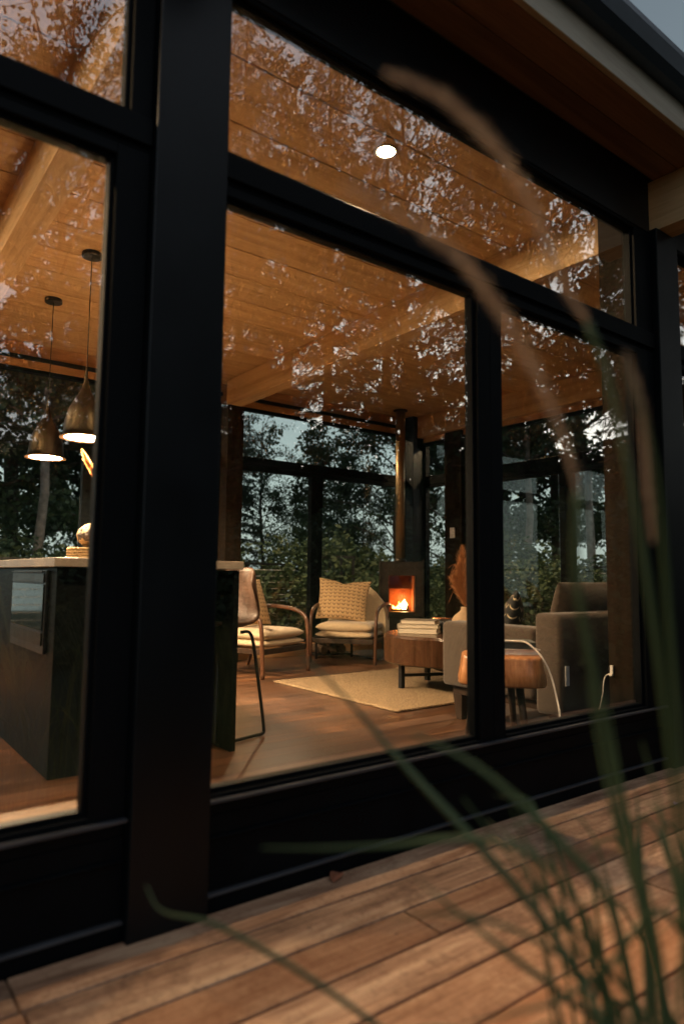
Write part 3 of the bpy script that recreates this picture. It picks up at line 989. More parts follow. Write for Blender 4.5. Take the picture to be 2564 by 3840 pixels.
def armchair(x, y, rz, label, group):
    t = thing('armchair', (x, y, 0), label, 'armchair', group, rz=rz)
    # local: front is -y
    cushion('seat_cushion', M['cream'], t, 0.60, 0.62, 0.10, (0, -0.02, 0.345), power=8, puff=0.15)
    cushion('seat_base', M['cream'], t, 0.60, 0.62, 0.07, (0, -0.02, 0.272), power=10, puff=0.1)
    # curved shell back
    vs, fs = [], []
    nx, nz = 16, 10
    for j in range(nz + 1):
        v = j / nz
        for i in range(nx + 1):
            u = 2 * i / nx - 1
            w = 0.315 * (1 - 0.42 * v ** 2.2)
            yy = 0.27 + 0.17 * v - 0.10 * u * u * (1 - 0.4 * v)
            zz = 0.26 + 0.50 * v - 0.10 * v * v * u * u
            vs.append((u * w, yy, zz))
    for j in range(nz):
        for i in range(nx):
            fs.append((j * (nx + 1) + i, j * (nx + 1) + i + 1, (j + 1) * (nx + 1) + i + 1, (j + 1) * (nx + 1) + i))
    mb = MB(); mb.add(vs, fs)
    b = mb.build('backrest', M['cream'], t, smooth=True)
    sm = b.modifiers.new('thick', 'SOLIDIFY'); sm.thickness = 0.07; sm.offset = 1
    bv = b.modifiers.new('bev', 'BEVEL'); bv.width = 0.025; bv.segments = 3
    for sx in (-1, 1):
        p = smooth_path([(sx * 0.325, 0.36, 0.545), (sx * 0.335, 0.22, 0.565), (sx * 0.335, 0.0, 0.560), (sx * 0.335, -0.18, 0.535), (sx * 0.333, -0.275, 0.485), (sx * 0.332, -0.305, 0.40), (sx * 0.330, -0.315, 0.25), (sx * 0.328, -0.325, 0.0)], 6)
        MB().tube(p, 0.0165, 12, flat=1.15).build('arm', M['walnut'], t, smooth=True)
        MB().tube(smooth_path([(sx * 0.32, 0.34, 0.56), (sx * 0.315, 0.27, 0.30), (sx * 0.315, 0.36, 0.0)], 5), [0.012] * 5 + [0.018] * 2 + [0.013] * 4, 10).build('rear_leg', M['walnut'], t, smooth=True)
        MB().box(sx * 0.318 - 0.012, sx * 0.318 + 0.012, -0.31, 0.29, 0.195, 0.238).build('side_rail', M['darkwood'], t, bevel=0.004)
    fr = MB()
    fr.box(-0.305, 0.305, -0.312, -0.287, 0.19, 0.236)
    fr.build('front_rail', M['darkwood'], t, bevel=0.004)
    MB().box(-0.305, 0.305, 0.265, 0.29, 0.19, 0.236).build('rear_rail', M['darkwood'], t, bevel=0.004)
    return t
f1 = math.atan2(0.36, 0.93)
armchair(3.10, 5.31, math.atan2(0.36, 0.93), 'cream armchair with bentwood arms, left one, half hidden by the stool', 'cream bentwood armchairs')
armchair(4.33, 5.535, -math.atan2(0.80, 0.60), 'cream armchair with bentwood arms beside the stove, facing the camera', 'cream bentwood armchairs')

def pillow(name, mat, loc, rot, w, h, d, label):
    mb = MB()
    vs, fs = cushion_mesh(w, h, d, puff=0.5, n=18, pinch=0.10, power=2.6)
    vs = [(a, c, b) for a, b, c in vs]      # stands in local xz plane
    vs = [(x * (1 + 0.05 * (z / h)), y + 0.25 * x * x, z + 0.12 * (x * x) * (1 if z > 0 else 0.4) - (0.03 * math.exp(-(x / 0.07) ** 2) if z > h * 0.3 else 0)) for x, y, z in vs]
    mb.add(vs, fs)
    o = mb.build(name, mat, None, smooth=True, subdiv=1, loc=loc, rot=rot)
    return tag(o, label, 'pillow', 'chevron pillows on the armchairs' if mat == M['chevron'] else None)
pillow('pillow', M['chevron'], (3.09, 5.44, 0.605), (R(-22), 0, math.atan2(0.36, 0.93) - 0.05), 0.48, 0.47, 0.15, 'chevron patterned pillow leaning in the left armchair')
pillow('pillow', M['chevron'], (4.27, 5.60, 0.605), (R(-20), R(4), -math.atan2(0.78, 0.62) + 0.15), 0.56, 0.46, 0.16, 'chevron patterned pillow standing in the armchair next to the stove')

# coffee table
ct = thing('coffee_table', (3.83, 3.74, 0), 'round drum coffee table of dark wood on a black metal base', 'coffee table')
MB().lathe([(0.44, 0.205), (0.455, 0.215), (0.46, 0.40), (0.45, 0.42)], 72).build('drum', M['coffee'], ct, smooth=False, bevel=0.003)
for k in range(4):
    a = R(22 + 90 * k + 135)
    x, y = 0.34 * math.cos(a), 0.34 * math.sin(a)
    MB().box(x - 0.018, x + 0.018, y - 0.018, y + 0.018, 0.015, 0.26).build('leg', M['blackmetal'], ct, bevel=0.002)
for a in (R(22 + 135), R(22 + 45)):
    c, s_ = math.cos(a), math.sin(a)
    w = 0.011
    mb = MB()
    L = 0.33
    zz = 0.10 if a > 2 else 0.125
    pts = [(-c * L - s_ * w, -s_ * L + c * w), (-c * L + s_ * w, -s_ * L - c * w), (c * L + s_ * w, s_ * L - c * w), (c * L - s_ * w, s_ * L + c * w)]
    mb.prism(pts, zz, zz + 0.022)
    mb.build('crossbar', M['blackmetal'], ct)

def book(loc, w, d, h, rz, cover, label, pages=None, group=None):
    t = thing('book', loc, label, 'book', group, rz=rz)
    mb = MB()
    mb.box(-w / 2, w / 2, -d / 2, d / 2, 0, 0.003)
    mb.box(-w / 2, w / 2, -d / 2, d / 2, h - 0.003, h)
    mb.box(-w / 2, -w / 2 + 0.004, -d / 2, d / 2, 0.003, h - 0.003)
    mb.build('cover', M[cover], t, bevel=0.001, seg=1)
    MB().box(-w / 2 + 0.005, w / 2 - 0.006, -d / 2 + 0.005, d / 2 - 0.005, 0.0032, h - 0.0032).build('pages', M[pages or 'paper'], t)
    return t
gb = 'books stacked on the coffee table'
book((3.69, 3.86, 0.421), 0.30, 0.24, 0.040, R(-52), 'cover', 'cream book at the bottom of the coffee table stack', group=gb)
book((3.69, 3.865, 0.462), 0.31, 0.23, 0.028, R(-49), 'cover', 'thin cream book in the middle of the coffee table stack', group=gb)
book((3.70, 3.86, 0.491), 0.27, 0.21, 0.030, R(-55), 'covergrey', 'dark covered book on top of the coffee table stack', group=gb)

vz = thing('vase', (4.05, 3.725, 0.421), 'round beige speckled ceramic vase on the coffee table', 'vase')
MB().lathe([(0.05, 0.0), (0.085, 0.02), (0.102, 0.06), (0.10, 0.095), (0.078, 0.13), (0.045, 0.155), (0.030, 0.172), (0.030, 0.195), (0.026, 0.195)], 40).build('body', M['clay'], vz, smooth=True)
pg = thing('pampas_grass', (4.05, 3.725, 0.60), 'tall rust-coloured feathery pampas bunch in the beige vase', 'dried grass')
mb = MB()
for k, (dx, dz, rr) in enumerate(((-0.01, 0.50, 0.075), (0.035, 0.42, 0.06), (-0.05, 0.26, 0.07), (-0.03, 0.36, 0.06), (0.09, 0.30, 0.06), (0.12, 0.18, 0.05))):
    ex = Vector((0.8, -0.6, 0)) * dx
    plume(mb, (0, 0, 0.02), (ex.x * 1.6, ex.y * 1.6, dz), rr * 0.85, 420, 20 + k, curve=(ex.x * 0.3, ex.y * 0.3, 0.02), wmul=1.1)
mb.build('plumes', M['plume'], pg)
mb = MB()
for k in range(26):
    rr = random.Random(k)
    ex = Vector((0.8, -0.6, 0)) * (-rr.uniform(0.03, 0.13))
    z0 = rr.uniform(0.12, 0.34)
    mb.tube(smooth_path([(0, 0, z0 - 0.08), (ex.x * 0.6, ex.y * 0.6, z0 + 0.02), (ex.x, ex.y, z0 - rr.uniform(0.0, 0.10))], 4), 0.0011, 4)
mb.build('drooping_strands', M['plume'], pg)
bw = thing('lidded_pot', (3.99, 3.90, 0.421), 'small black pot with a copper handle on the coffee table', 'pot')
MB().lathe([(0.055, 0.0), (0.085, 0.02), (0.09, 0.075), (0.083, 0.088)], 36).build('body', M['blackmetal'], bw, smooth=True)
MB().tube([(-0.075, 0.05, 0.098), (0.075, -0.05, 0.094)], 0.009, 10).build('handle', M['copper'], bw, smooth=True)
eg = thing('dish', (3.90, 3.64, 0.421), 'small pale upturned dish beside the vase', 'dish')
MB().lathe([(0.045, 0.0), (0.043, 0.02), (0.03, 0.035), (0.008, 0.042)], 28).build('dish', M['paper'], eg, smooth=True)

# sofa (its back to the window)
sf = thing('sofa', (0, 0, 0), 'taupe fabric sofa with its back to the window and dark tapered legs', 'sofa')
SX0, SX1 = 3.03, 5.35
def soft_box(name, mat, parent, x0, x1, y0, y1, z0, z1, bev=0.03, seg=4):
    return MB().box(x0, x1, y0, y1, z0, z1).build(name, mat, parent, bevel=bev, smooth=True, seg=seg)
soft_box('arm', M['sofa'], sf, SX0, SX0 + 0.17, 2.30, 2.98, 0.20, 0.583, 0.03)
soft_box('arm', M['sofa'], sf, SX1 - 0.17, SX1, 2.30, 2.98, 0.20, 0.583, 0.03)
soft_box('back_frame', M['sofa'], sf, SX0, SX1, 2.13, 2.298, 0.14, 0.665, 0.03)
soft_box('seat_frame', M['sofa'], sf, SX0 + 0.172, SX1 - 0.172, 2.30, 2.96, 0.18, 0.30, 0.02)
for k in range(2):
    w = (SX1 - SX0 - 0.36) / 2
    x = SX0 + 0.18 + w * (k + 0.5)
    cushion('seat_cushion', M['sofa'], sf, w - 0.01, 0.66, 0.15, (x, 2.63, 0.375), power=9, puff=0.2)
    cushion('back_cushion', M['sofa'], sf, w - 0.01, 0.46, 0.20, (x + 0.03, 2.36, 0.615), rot=(R(104), 0, 0), power=3.5, puff=0.45)
for (x, y) in ((SX0 + 0.09, 2.90), (SX1 - 0.09, 2.90), (SX0 + 0.09, 2.22), (SX1 - 0.09, 2.22)):
    b_, t_ = 0.022, 0.036
    MB().hexa([(x - b_, y - b_, 0), (x + b_, y - b_, 0), (x + b_, y + b_, 0), (x - b_, y + b_, 0)],
              [(x - t_, y - t_, 0.15), (x + t_, y - t_, 0.15), (x + t_, y + t_, 0.15), (x - t_, y + t_, 0.15)]).build('leg', M['darkwood'], sf, bevel=0.003)
MB().box(SX0 + 0.05, SX0 + 0.09, 2.16, 2.93, 0.15, 0.198).build('base_rail', M['darkwood'], sf, bevel=0.003)
MB().box(SX1 - 0.09, SX1 - 0.05, 2.16, 2.93, 0.15, 0.198).build('base_rail', M['darkwood'], sf, bevel=0.003)
MB().box(3.058, 3.088, 2.122, 2.129, 0.30, 0.40).build('fabric_tag', M['white'], sf)
dp = pillow('pillow', M['darkpillow'], (3.40, 2.74, 0.60), (R(14), 0, R(40)), 0.40, 0.36, 0.13, 'black pillow with pale zigzag lines on the sofa')

# live edge side table
sd = thing('side_table', (2.64, 2.19, 0), 'chunky orange tree-slab side table on dark splayed legs by the sofa', 'side table')
rr = random.Random(9)
pts = []
for k in range(48):
    a = 2 * math.pi * k / 48
    ca, sa = math.cos(a - 0.7), math.sin(a - 0.7)
    r = 0.185 / (abs(ca) ** 4.5 + abs(sa) ** 4.5) ** (1 / 4.5) + 0.006 * math.sin(3 * a + 1) + 0.004 * math.sin(7 * a)
    pts.append((r * math.cos(a), r * math.sin(a)))
mb = MB()
lv = [(0.352, 1.06), (0.358, 1.09), (0.362, 1.10), (0.42, 1.04), (0.472, 1.0), (0.480, 0.99), (0.484, 0.965)]
vs, fs = [], []
for z, s_ in lv:
    vs += [(p[0] * s_ + (0.02 * (0.48 - z) / 0.14 if p[0] > 0.08 else 0), p[1] * s_, z) for p in pts]
N = len(pts)
for i in range(len(lv) - 1):
    for k in range(N):
        fs.append((i * N + k, i * N + (k + 1) % N, (i + 1) * N + (k + 1) % N, (i + 1) * N + k))
fs.append(tuple(range(N - 1, -1, -1)))
fs.append(tuple((len(lv) - 1) * N + k for k in range(N)))
mb.add(vs, fs)
mb.build('slab', M['stump'], sd, smooth=True)
for k in range(3):
    a = R(20 + 120 * k)
    MB().tube([(0.12 * math.cos(a), 0.12 * math.sin(a), 0.356), (0.185 * math.cos(a), 0.185 * math.sin(a), 0.0)], [0.02, 0.012], 12).build('leg', M['darkwood'], sd, smooth=True)
gs = 'books on the tree-slab side table'
book((2.70, 2.17, 0.485), 0.22, 0.17, 0.026, R(-38), 'white', 'white-edged book at the bottom on the tree-slab table', 'white', gs)
book((2.695, 2.175, 0.512), 0.21, 0.165, 0.032, R(-42), 'coverdark', 'dark teal book on top on the tree-slab table', 'coverdark', gs)
cd = thing('candle', (2.535, 2.22, 0.485), 'small patterned pink candle glass at the left of the tree-slab table', 'candle')
MB().lathe([(0.022, 0), (0.026, 0.004), (0.026, 0.044), (0.023, 0.046), (0.022, 0.040)], 24).build('glass', M['mug'], cd, smooth=True)
MB().lathe([(0.0205, 0.002), (0.0205, 0.036)], 20).build('wax', M['paper'], cd)

cb = thing('phone_cable', (0, 0, 0), 'white charging cable draped from the dark book down past the slab table', 'cable')
MB().tube(smooth_path([(2.615, 2.155, 0.5485), (2.64, 2.12, 0.5495), (2.662, 2.075, 0.549), (2.672, 2.035, 0.528), (2.685, 1.985, 0.476), (2.687, 1.942, 0.396), (2.665, 1.900, 0.309), (2.628, 1.861, 0.261), (2.598, 1.835, 0.20)], 6), 0.0042, 8).build('cord', M['cable'], cb, smooth=True)
MB().box(2.585, 2.613, 2.150, 2.166, 0.545, 0.555).build('plug', M['cable'], cb, bevel=0.002)
cb2 = thing('charger_cable', (0, 0, 0), 'white plug with a thin cable hanging from the wall socket', 'cable')
MB().tube(smooth_path([(3.112, 1.915, 0.381), (3.098, 1.925, 0.372), (3.089, 1.930, 0.339), (3.077, 1.928, 0.29), (3.050, 1.925, 0.243), (3.02, 1.925, 0.19), (3.0, 1.925, 0.12)], 6), 0.003, 8).build('cord', M['cable'], cb2, smooth=True)
MB().box(3.108, 3.117, 1.896, 1.914, 0.374, 0.386).build('plug', M['cable'], cb2, bevel=0.002)

# stove
sv = thing('wood_stove', (5.33, 5.90, 0), 'black free-standing wood stove with a lit fire and tall flue pipe', 'stove', rz=R(-37))
MB().box(-0.20, 0.20, -0.17, 0.17, 0.02, 0.40).build('pedestal', M['stove'], sv, bevel=0.006)
bx = MB()
bx.box(-0.235, -0.150, -0.20, 0.20, 0.402, 1.02)
bx.box(0.150, 0.235, -0.20, 0.20, 0.402, 1.02)
bx.box(-0.150, 0.150, -0.20, 0.20, 0.862, 1.02)
bx.box(-0.150, 0.150, -0.20, 0.20, 0.402, 0.452)
bx.build('firebox', M['stove'], sv, bevel=0.004)
ln = MB()
ln.box(-0.149, 0.149, 0.12, 0.14, 0.453, 0.861)
ln.box(-0.149, -0.135, -0.17, 0.119, 0.453, 0.861)
ln.box(0.135, 0.149, -0.17, 0.119, 0.453, 0.861)
ln.box(-0.134, 0.134, -0.05, 0.119, 0.70, 0.712)
ln.build('lining', M['firebrick'], sv)
ff = MB()
ff.box(-0.250, -0.236, -0.222, -0.204, 0.36, 1.05)
ff.box(0.236, 0.250, -0.222, -0.204, 0.36, 1.05)
ff.box(-0.158, -0.150, -0.212, -0.202, 0.445, 0.87)
ff.box(0.150, 0.158, -0.212, -0.202, 0.445, 0.87)
ff.box(-0.150, 0.150, -0.212, -0.202, 0.445, 0.453)
ff.build('door_frame', M['stove'], sv, bevel=0.001, seg=1)
MB().box(-0.149, 0.149, -0.199, -0.195, 0.455, 0.860).build('door_glass', M['glass2'], sv)
MB().tube([(0, 0.0, 1.02), (0, 0.0, 2.815)], 0.055, 28).build('flue_pipe', M['pipe'], sv, smooth=True)
MB().lathe([(0.062, 1.02), (0.075, 1.022), (0.075, 1.032), (0.060, 1.06)], 28).build('flue_collar', M['stove'], sv, smooth=True)
MB().lathe([(0.057, 2.80), (0.085, 2.806), (0.085, 2.817), (0.057, 2.817)], 28, cap=False).build('ceiling_collar', M['brass'], sv)
lg = MB()
lg.tube([(-0.10, -0.02, 0.475), (0.10, 0.03, 0.475)], 0.022, 10)
lg.tube([(-0.09, 0.06, 0.475), (0.09, -0.03, 0.505)], 0.020, 10)
lg.build('logs', M['log'], sv)
def flame(mb, x, y, z, h, w, seed, lean=0.0):
    r = random.Random(seed)
    prof = [(0.2, 0), (0.8, 0.12), (1.0, 0.28), (0.75, 0.5), (0.42, 0.72), (0.16, 0.9), (0.02, 1.0)]
    seg = 12
    vs, fs = [], []
    for j, (rr_, t) in enumerate(prof):
        ox = lean * t * h + 0.18 * w * math.sin(t * 7 + seed)
        oy = 0.12 * w * math.cos(t * 6 + seed * 2)
        for k in range(seg):
            a = 2 * math.pi * k / seg
            q = rr_ * w * (1 + 0.18 * math.sin(3 * a + seed + t * 5))
            vs.append((x + ox + q * math.cos(a), y + oy + 0.6 * q * math.sin(a), z + t * h))
    for j in range(len(prof) - 1):
        for k in range(seg):
            fs.append((j * seg + k, j * seg + (k + 1) % seg, (j + 1) * seg + (k + 1) % seg, (j + 1) * seg + k))
    mb.add(vs, fs)
mb = MB()
flame(mb, 0.03, -0.03, 0.475, 0.115, 0.034, 1, 0.15)
flame(mb, 0.065, 0.0, 0.475, 0.085, 0.022, 5, 0.1)
mb.build('flame', M['flamehot'], sv, smooth=True)
mb = MB()
flame(mb, -0.02, -0.04, 0.475, 0.05, 0.028, 2, -0.3)
flame(mb, -0.065, -0.03, 0.475, 0.05, 0.018, 3, -0.5)
flame(mb, 0.0, 0.03, 0.475, 0.09, 0.02, 4, -0.1)
mb.build('flame', M['flame'], sv, smooth=True)
fl_d = bpy.data.lights.new('fire_glow', 'POINT')
fl_d.energy = 1.0
fl_d.color = (1.0, 0.36, 0.10)
fl_d.shadow_soft_size = 0.05
flo = bpy.data.objects.new('fire_glow', fl_d)
col.objects.link(flo)
flo.parent = sv
flo.location = (0.02, -0.10, 0.62)
he = MB().box(4.55, 5.72, 5.32, 6.08, 0.002, 0.016).build('hearth_slab', M['hearth'], None, bevel=0.003)
tag(he, 'grey slate hearth slab under the stove', 'hearth slab')
# firewood stand behind the armchair
fw = thing('firewood_stand', (4.30, 5.86, 0), 'low dark firewood stand with a few logs behind the armchair', 'firewood stand', rz=R(-8))
fm = MB()
fm.box(-0.22, 0.22, -0.11, 0.11, 0.03, 0.045)
for sx in (-1, 1):
    for sy in (-1, 1):
        fm.box(sx * 0.21 - 0.01, sx * 0.21 + 0.01, sy * 0.10 - 0.01, sy * 0.10 + 0.01, 0.0, 0.24)
fm.build('rack', M['blackmetal'], fw)
for k, (x, z) in enumerate(((-0.13, 0.09), (-0.03, 0.088), (0.08, 0.092), (-0.08, 0.17), (0.03, 0.168))):
    MB().tube([(x, -0.13, z), (x + 0.01, 0.13, z)], 0.044, 12).build('log', M['log'], fw, smooth=False)

# ================================================================ OUTSIDE BEHIND THE HOUSE
rl_ = thing('cable_railing', (0, 7.85, 0), 'black cable railing along the rear deck beyond the windows', 'railing')
mb = MB(); mb.box(-3, 8.0, -0.025, 0.025, 0.985, 1.01); mb.build('top_rail', M['blackmetal'], rl_, bevel=0.003)
for k in range(11):
    z = 0.10 + k * 0.082
    MB().tube([(-3, 0, z), (8.0, 0, z)], 0.0045, 6).build('cable', M['wire'], rl_)
for k in range(7):
    x = -2.6 + k * 1.75
    MB().box(x - 0.02, x + 0.02, -0.02, 0.02, 0.0, 0.985).build('post', M['blackmetal'], rl_)
rs = thing('cable_railing', (7.9, 0, 0), 'black cable railing on the right side deck seen past the sofa', 'railing')
for k in range(11):
    z = 0.10 + k * 0.082
    MB().tube([(0, 1.5, z), (0, 7.8, z)], 0.0045, 6).build('cable', M['wire'], rs)
mb = MB(); mb.box(-0.025, 0.025, 1.5, 7.82, 0.985, 1.01); mb.build('top_rail', M['blackmetal'], rs, bevel=0.003)
for k in range(5):
    y = 1.6 + k * 1.5
    MB().box(-0.02, 0.02, y - 0.02, y + 0.02, 0.0, 0.985).build('post', M['blackmetal'], rs)
sdk = MB()
for k in range(12):
    x0 = 5.95 + k * 0.165
    sdk.box(x0 + 0.003, x0 + 0.162, 1.7, 6.35, -0.03, 0.0)
tag(sdk.build('side_deck', M['deck']), kind='structure')

oc = thing('outdoor_chair', (5.35, 7.15, 0), 'dark slatted outdoor chair standing on the rear deck beyond the armchair', 'chair', rz=R(-35))
for sx in (-1, 1):
    MB().box(sx * 0.225 - 0.017, sx * 0.225 + 0.017, 0.18, 0.21, 0.0, 1.08).build('rear_leg', M['blackmetal'], oc, bevel=0.003)
    MB().box(sx * 0.225 - 0.017, sx * 0.225 + 0.017, -0.22, -0.19, 0.0, 0.62).build('front_leg', M['blackmetal'], oc, bevel=0.003)
    MB().box(sx * 0.225 - 0.02, sx * 0.225 + 0.02, -0.23, 0.179, 0.622, 0.645).build('armrest', M['blackmetal'], oc, bevel=0.003)
MB().box(-0.207, 0.207, -0.21, 0.178, 0.42, 0.45).build('seat', M['blackmetal'], oc, bevel=0.004)
MB().box(-0.25, 0.25, 0.18, 0.212, 1.082, 1.12).build('top_slat', M['blackmetal'], oc, bevel=0.003)
for x in (-0.09, 0.06):
    MB().box(x - 0.018, x + 0.018, 0.185, 0.205, 0.451, 1.081).build('back_slat', M['blackmetal'], oc)

# ================================================================ TREES
def mesh_np(name, verts, faces4, mat, smooth=False):
    me = bpy.data.meshes.new(name)
    nv, nf = len(verts), len(faces4)
    me.vertices.add(nv)
    me.vertices.foreach_set('co', np.asarray(verts, dtype=np.float32).ravel())
    me.loops.add(nf * 4)
    me.loops.foreach_set('vertex_index', np.asarray(faces4, dtype=np.int32).ravel())
    me.polygons.add(nf)
    me.polygons.foreach_set('loop_start', np.arange(0, nf * 4, 4, dtype=np.int32))
    me.update()
    me.validate()
    me.materials.append(mat)
    return me

def leaves_np(centers, rng, L, W, droop=0.3, dirs=None):
    n = len(centers)
    d = rng.normal(size=(n, 3)) if dirs is None else dirs + rng.normal(size=(n, 3)) * 0.35
    d[:, 2] -= droop
    d /= np.linalg.norm(d, axis=1, keepdims=True)
    r = rng.normal(size=(n, 3))
    s = np.cross(d, r)
    s /= np.linalg.norm(s, axis=1, keepdims=True) + 1e-9
    Ls = (L * rng.uniform(0.6, 1.25, n))[:, None]
    Ws = (W * rng.uniform(0.6, 1.25, n))[:, None]
    a = centers
    b = centers + d * Ls * 0.5 + s * Ws * 0.5
    c = centers + d * Ls
    e = centers + d * Ls * 0.45 - s * Ws * 0.5
    v = np.stack([a, b, c, e], axis=1).reshape(-1, 3)
    f = np.arange(n * 4).reshape(-1, 4)
    return v, f

def tube_np(mb, p, q, r0, r1, seg=6):
    mb.tube([p, ((p[0] + q[0]) / 2 + (q[2] - p[2]) * 0.03, (p[1] + q[1]) / 2, (p[2] + q[2]) / 2), q], [r0, (r0 + r1) / 2, r1], seg)

def deciduous(seed, H=9.0, spread=2.6, nleaf=26000, base=0.22, L=0.13, W=0.085, limbs=34, trunk_r=0.13, airy=1.0):
    rng = np.random.default_rng(seed)
    r = random.Random(seed)
    mb = MB()
    tp = [(0, 0, -0.6)]
    x = y = 0.0
    for k in range(1, 9):
        x += r.uniform(-0.10, 0.10); y += r.uniform(-0.10, 0.10)
        tp.append((x, y, H * k / 8 * 0.96))
    rads = [trunk_r * (1 - 0.88 * k / 8) for k in range(9)]
    mb.tube(tp, rads, 9)
    cen, wts = [], []
    def trunk_at(z):
        t = max(0, min(7.999, z / (H * 0.96) * 8)); i = int(t); f = t - i
        a, b = tp[i], tp[i + 1]
        return Vector((a[0] + (b[0] - a[0]) * f, a[1] + (b[1] - a[1]) * f, z))
    for k in range(limbs):
        h = H * (base + (0.95 - base) * (k + r.random()) / limbs)
        az = k * 2.4 + r.uniform(-0.5, 0.5)
        t = (h / H - base) / (1 - base)
        ln = spread * (0.35 + 0.9 * math.sin(math.pi * min(1, 0.15 + t * 0.80))) * r.uniform(0.55, 1.1)
        up = r.uniform(0.1, 0.7) + 0.5 * t
        p0 = trunk_at(h)
        dv = Vector((math.cos(az), math.sin(az), up)).normalized()
        p1 = p0 + dv * ln * 0.55 + Vector((0, 0, 0.05 * ln))
        p2 = p0 + dv * ln + Vector((0, 0, -0.08 * ln))
        rr_ = trunk_r * 0.33 * (1 - 0.6 * t)
        mb.tube([tuple(p0), tuple(p1), tuple(p2)], [rr_, rr_ * 0.6, rr_ * 0.2], 5)
        for j in range(9):
            s_ = 0.25 + 0.75 * (j + r.random()) / 9
            q = p0.lerp(p1, s_ / 0.55) if s_ < 0.55 else p1.lerp(p2, (s_ - 0.55) / 0.45)
            dd = Vector((r.gauss(0, 1), r.gauss(0, 1), r.gauss(0.25, 0.6))).normalized()
            e = q + dd * ln * r.uniform(0.16, 0.36)
            mb.tube([tuple(q), tuple(e)], [rr_ * 0.22, rr_ * 0.08], 4)
            cen.append((q, e)); wts.append(r.uniform(0.3, 1.0) * ln)
    wts = np.array(wts) ** (3.5 if airy < 1 else 1.0); wts /= wts.sum()
    idx = rng.choice(len(cen), nleaf, p=wts)
    A = np.array([tuple(c[0]) for c in cen])[idx]
    Bp = np.array([tuple(c[1]) for c in cen])[idx]
    t = rng.uniform(0.1, 1.12, nleaf)[:, None]
    c = A + (Bp - A) * t + rng.normal(size=(nleaf, 3)) * (0.12 * airy)
    v, f = leaves_np(c, rng, L, W)
    return mb, v, f

def conifer(seed, H=11.0, spread=2.0, n=26000, trunk_r=0.14, base=0.10):
    rng = np.random.default_rng(seed)
    r = random.Random(seed)
    mb = MB()
    mb.tube([(0, 0, -0.6), (0.03, 0.02, H * 0.5), (0, 0, H)], [trunk_r, trunk_r * 0.55, 0.01], 9)
    segs, w = [], []
    z = H * base
    while z < H * 0.985:
        t = z / H
        R_ = spread * (1 - t) ** 0.8 + 0.10
        m = 6 if t < 0.85 else 4
        a0 = r.random() * 6
        for k in range(m):
            az = a0 + k * 2 * math.pi / m + r.uniform(-0.3, 0.3)
            ln = R_ * r.uniform(0.65, 1.15)
            d = Vector((math.cos(az), math.sin(az), 0))
            p0 = Vector((0, 0, z))
            p1 = p0 + d * ln * 0.5 + Vector((0, 0, -0.05 * ln))
            p2 = p0 + d * ln + Vector((0, 0, -0.22 * ln + 0.06))
            mb.tube([tuple(p0), tuple(p1), tuple(p2)], [0.022 * (1.2 - t), 0.014 * (1.2 - t), 0.004], 4)
            for j in range(8):
                s_ = 0.12 + 0.88 * j / 8
                q = p0.lerp(p1, s_ / 0.5) if s_ < 0.5 else p1.lerp(p2, (s_ - 0.5) / 0.5)
                for sd_ in (-1, 1):
                    side = Vector((-d.y, d.x, 0)) * sd_
                    e = q + (side * 0.8 + d * 0.7).normalized() * ln * 0.30 * (1.15 - s_) + Vector((0, 0, -0.05 * ln))
                    segs.append((q, e)); w.append(ln * (1.15 - s_) + 0.05)
            segs.append((p1, p2)); w.append(ln)
        z += H * 0.030 * r.uniform(0.8, 1.25)
    w = np.array(w); w /= w.sum()
    idx = rng.choice(len(segs), n, p=w)
    A = np.array([tuple(c[0]) for c in segs])[idx]
    Bp = np.array([tuple(c[1]) for c in segs])[idx]
    D = Bp - A
    D /= np.linalg.norm(D, axis=1, keepdims=True) + 1e-9
    t = rng.uniform(0, 1.05, n)[:, None]
    c = A + (Bp - A) * t + rng.normal(size=(n, 3)) * 0.02
    v, f = leaves_np(c, rng, 0.15, 0.028, 0.35, dirs=D)
    return mb, v, f

PROTO = {}
def proto(kind):
    if kind in PROTO:
        return PROTO[kind]
    if kind == 'maple': r = deciduous(1, 9.0, 2.5, 30000)
    elif kind == 'birch': r = deciduous(2, 10.0, 1.9, 17000, 0.3, 0.12, 0.08, 30, 0.09)
    elif kind == 'sapling': r = deciduous(3, 6.0, 1.1, 7500, 0.2, 0.12, 0.08, 24, 0.05)
    elif kind == 'oak': r = deciduous(4, 11.0, 3.2, 34000, 0.15, 0.14, 0.09, 40, 0.17)
    elif kind == 'spruce': r = conifer(5)
    elif kind == 'fir': r = conifer(6, 12.0, 2.4, 30000)
    elif kind == 'thin_oak': r = deciduous(14, 11.0, 3.0, 13000, 0.15, 0.12, 0.075, 40, 0.15, 0.95)
    elif kind == 'thin_maple': r = deciduous(15, 9.0, 2.3, 8500, 0.2, 0.115, 0.07, 34, 0.10, 0.95)
    elif kind == 'thin_fir': r = conifer(16, 12.0, 2.1, 15000)
    mb, v, f = r
    bark = M['palebark'] if kind == 'birch' else M['bark']
    to = mb.build('trunk', bark, None, smooth=True)
    tm = to.data
    bpy.data.objects.remove(to)
    lm = mesh_np('crown', v, f, M['needle'] if kind in ('spruce', 'fir', 'thin_fir') else M['leaf'])
    PROTO[kind] = (tm, lm)
    return PROTO[kind]

def tree(kind, x, y, s, rz, label, group, sz=None, z=None):
    tm, lm = proto(kind)
    nm = {'spruce': 'conifer_tree', 'fir': 'conifer_tree', 'thin_fir': 'conifer_tree'}.get(kind, 'leafy_tree')
    zz = z if z is not None else GZ - 0.10 * max(0, min(y - 11, 25))
    t = thing(nm, (x, y, zz), label, 'tree', group, rz=rz)
    t.scale = (s, s, sz or s)
    for n_, me in (('trunk', tm), ('crown', lm)):
        o = bpy.data.objects.new(n_, me)
        col.objects.link(o)
        o.parent = t
    return t

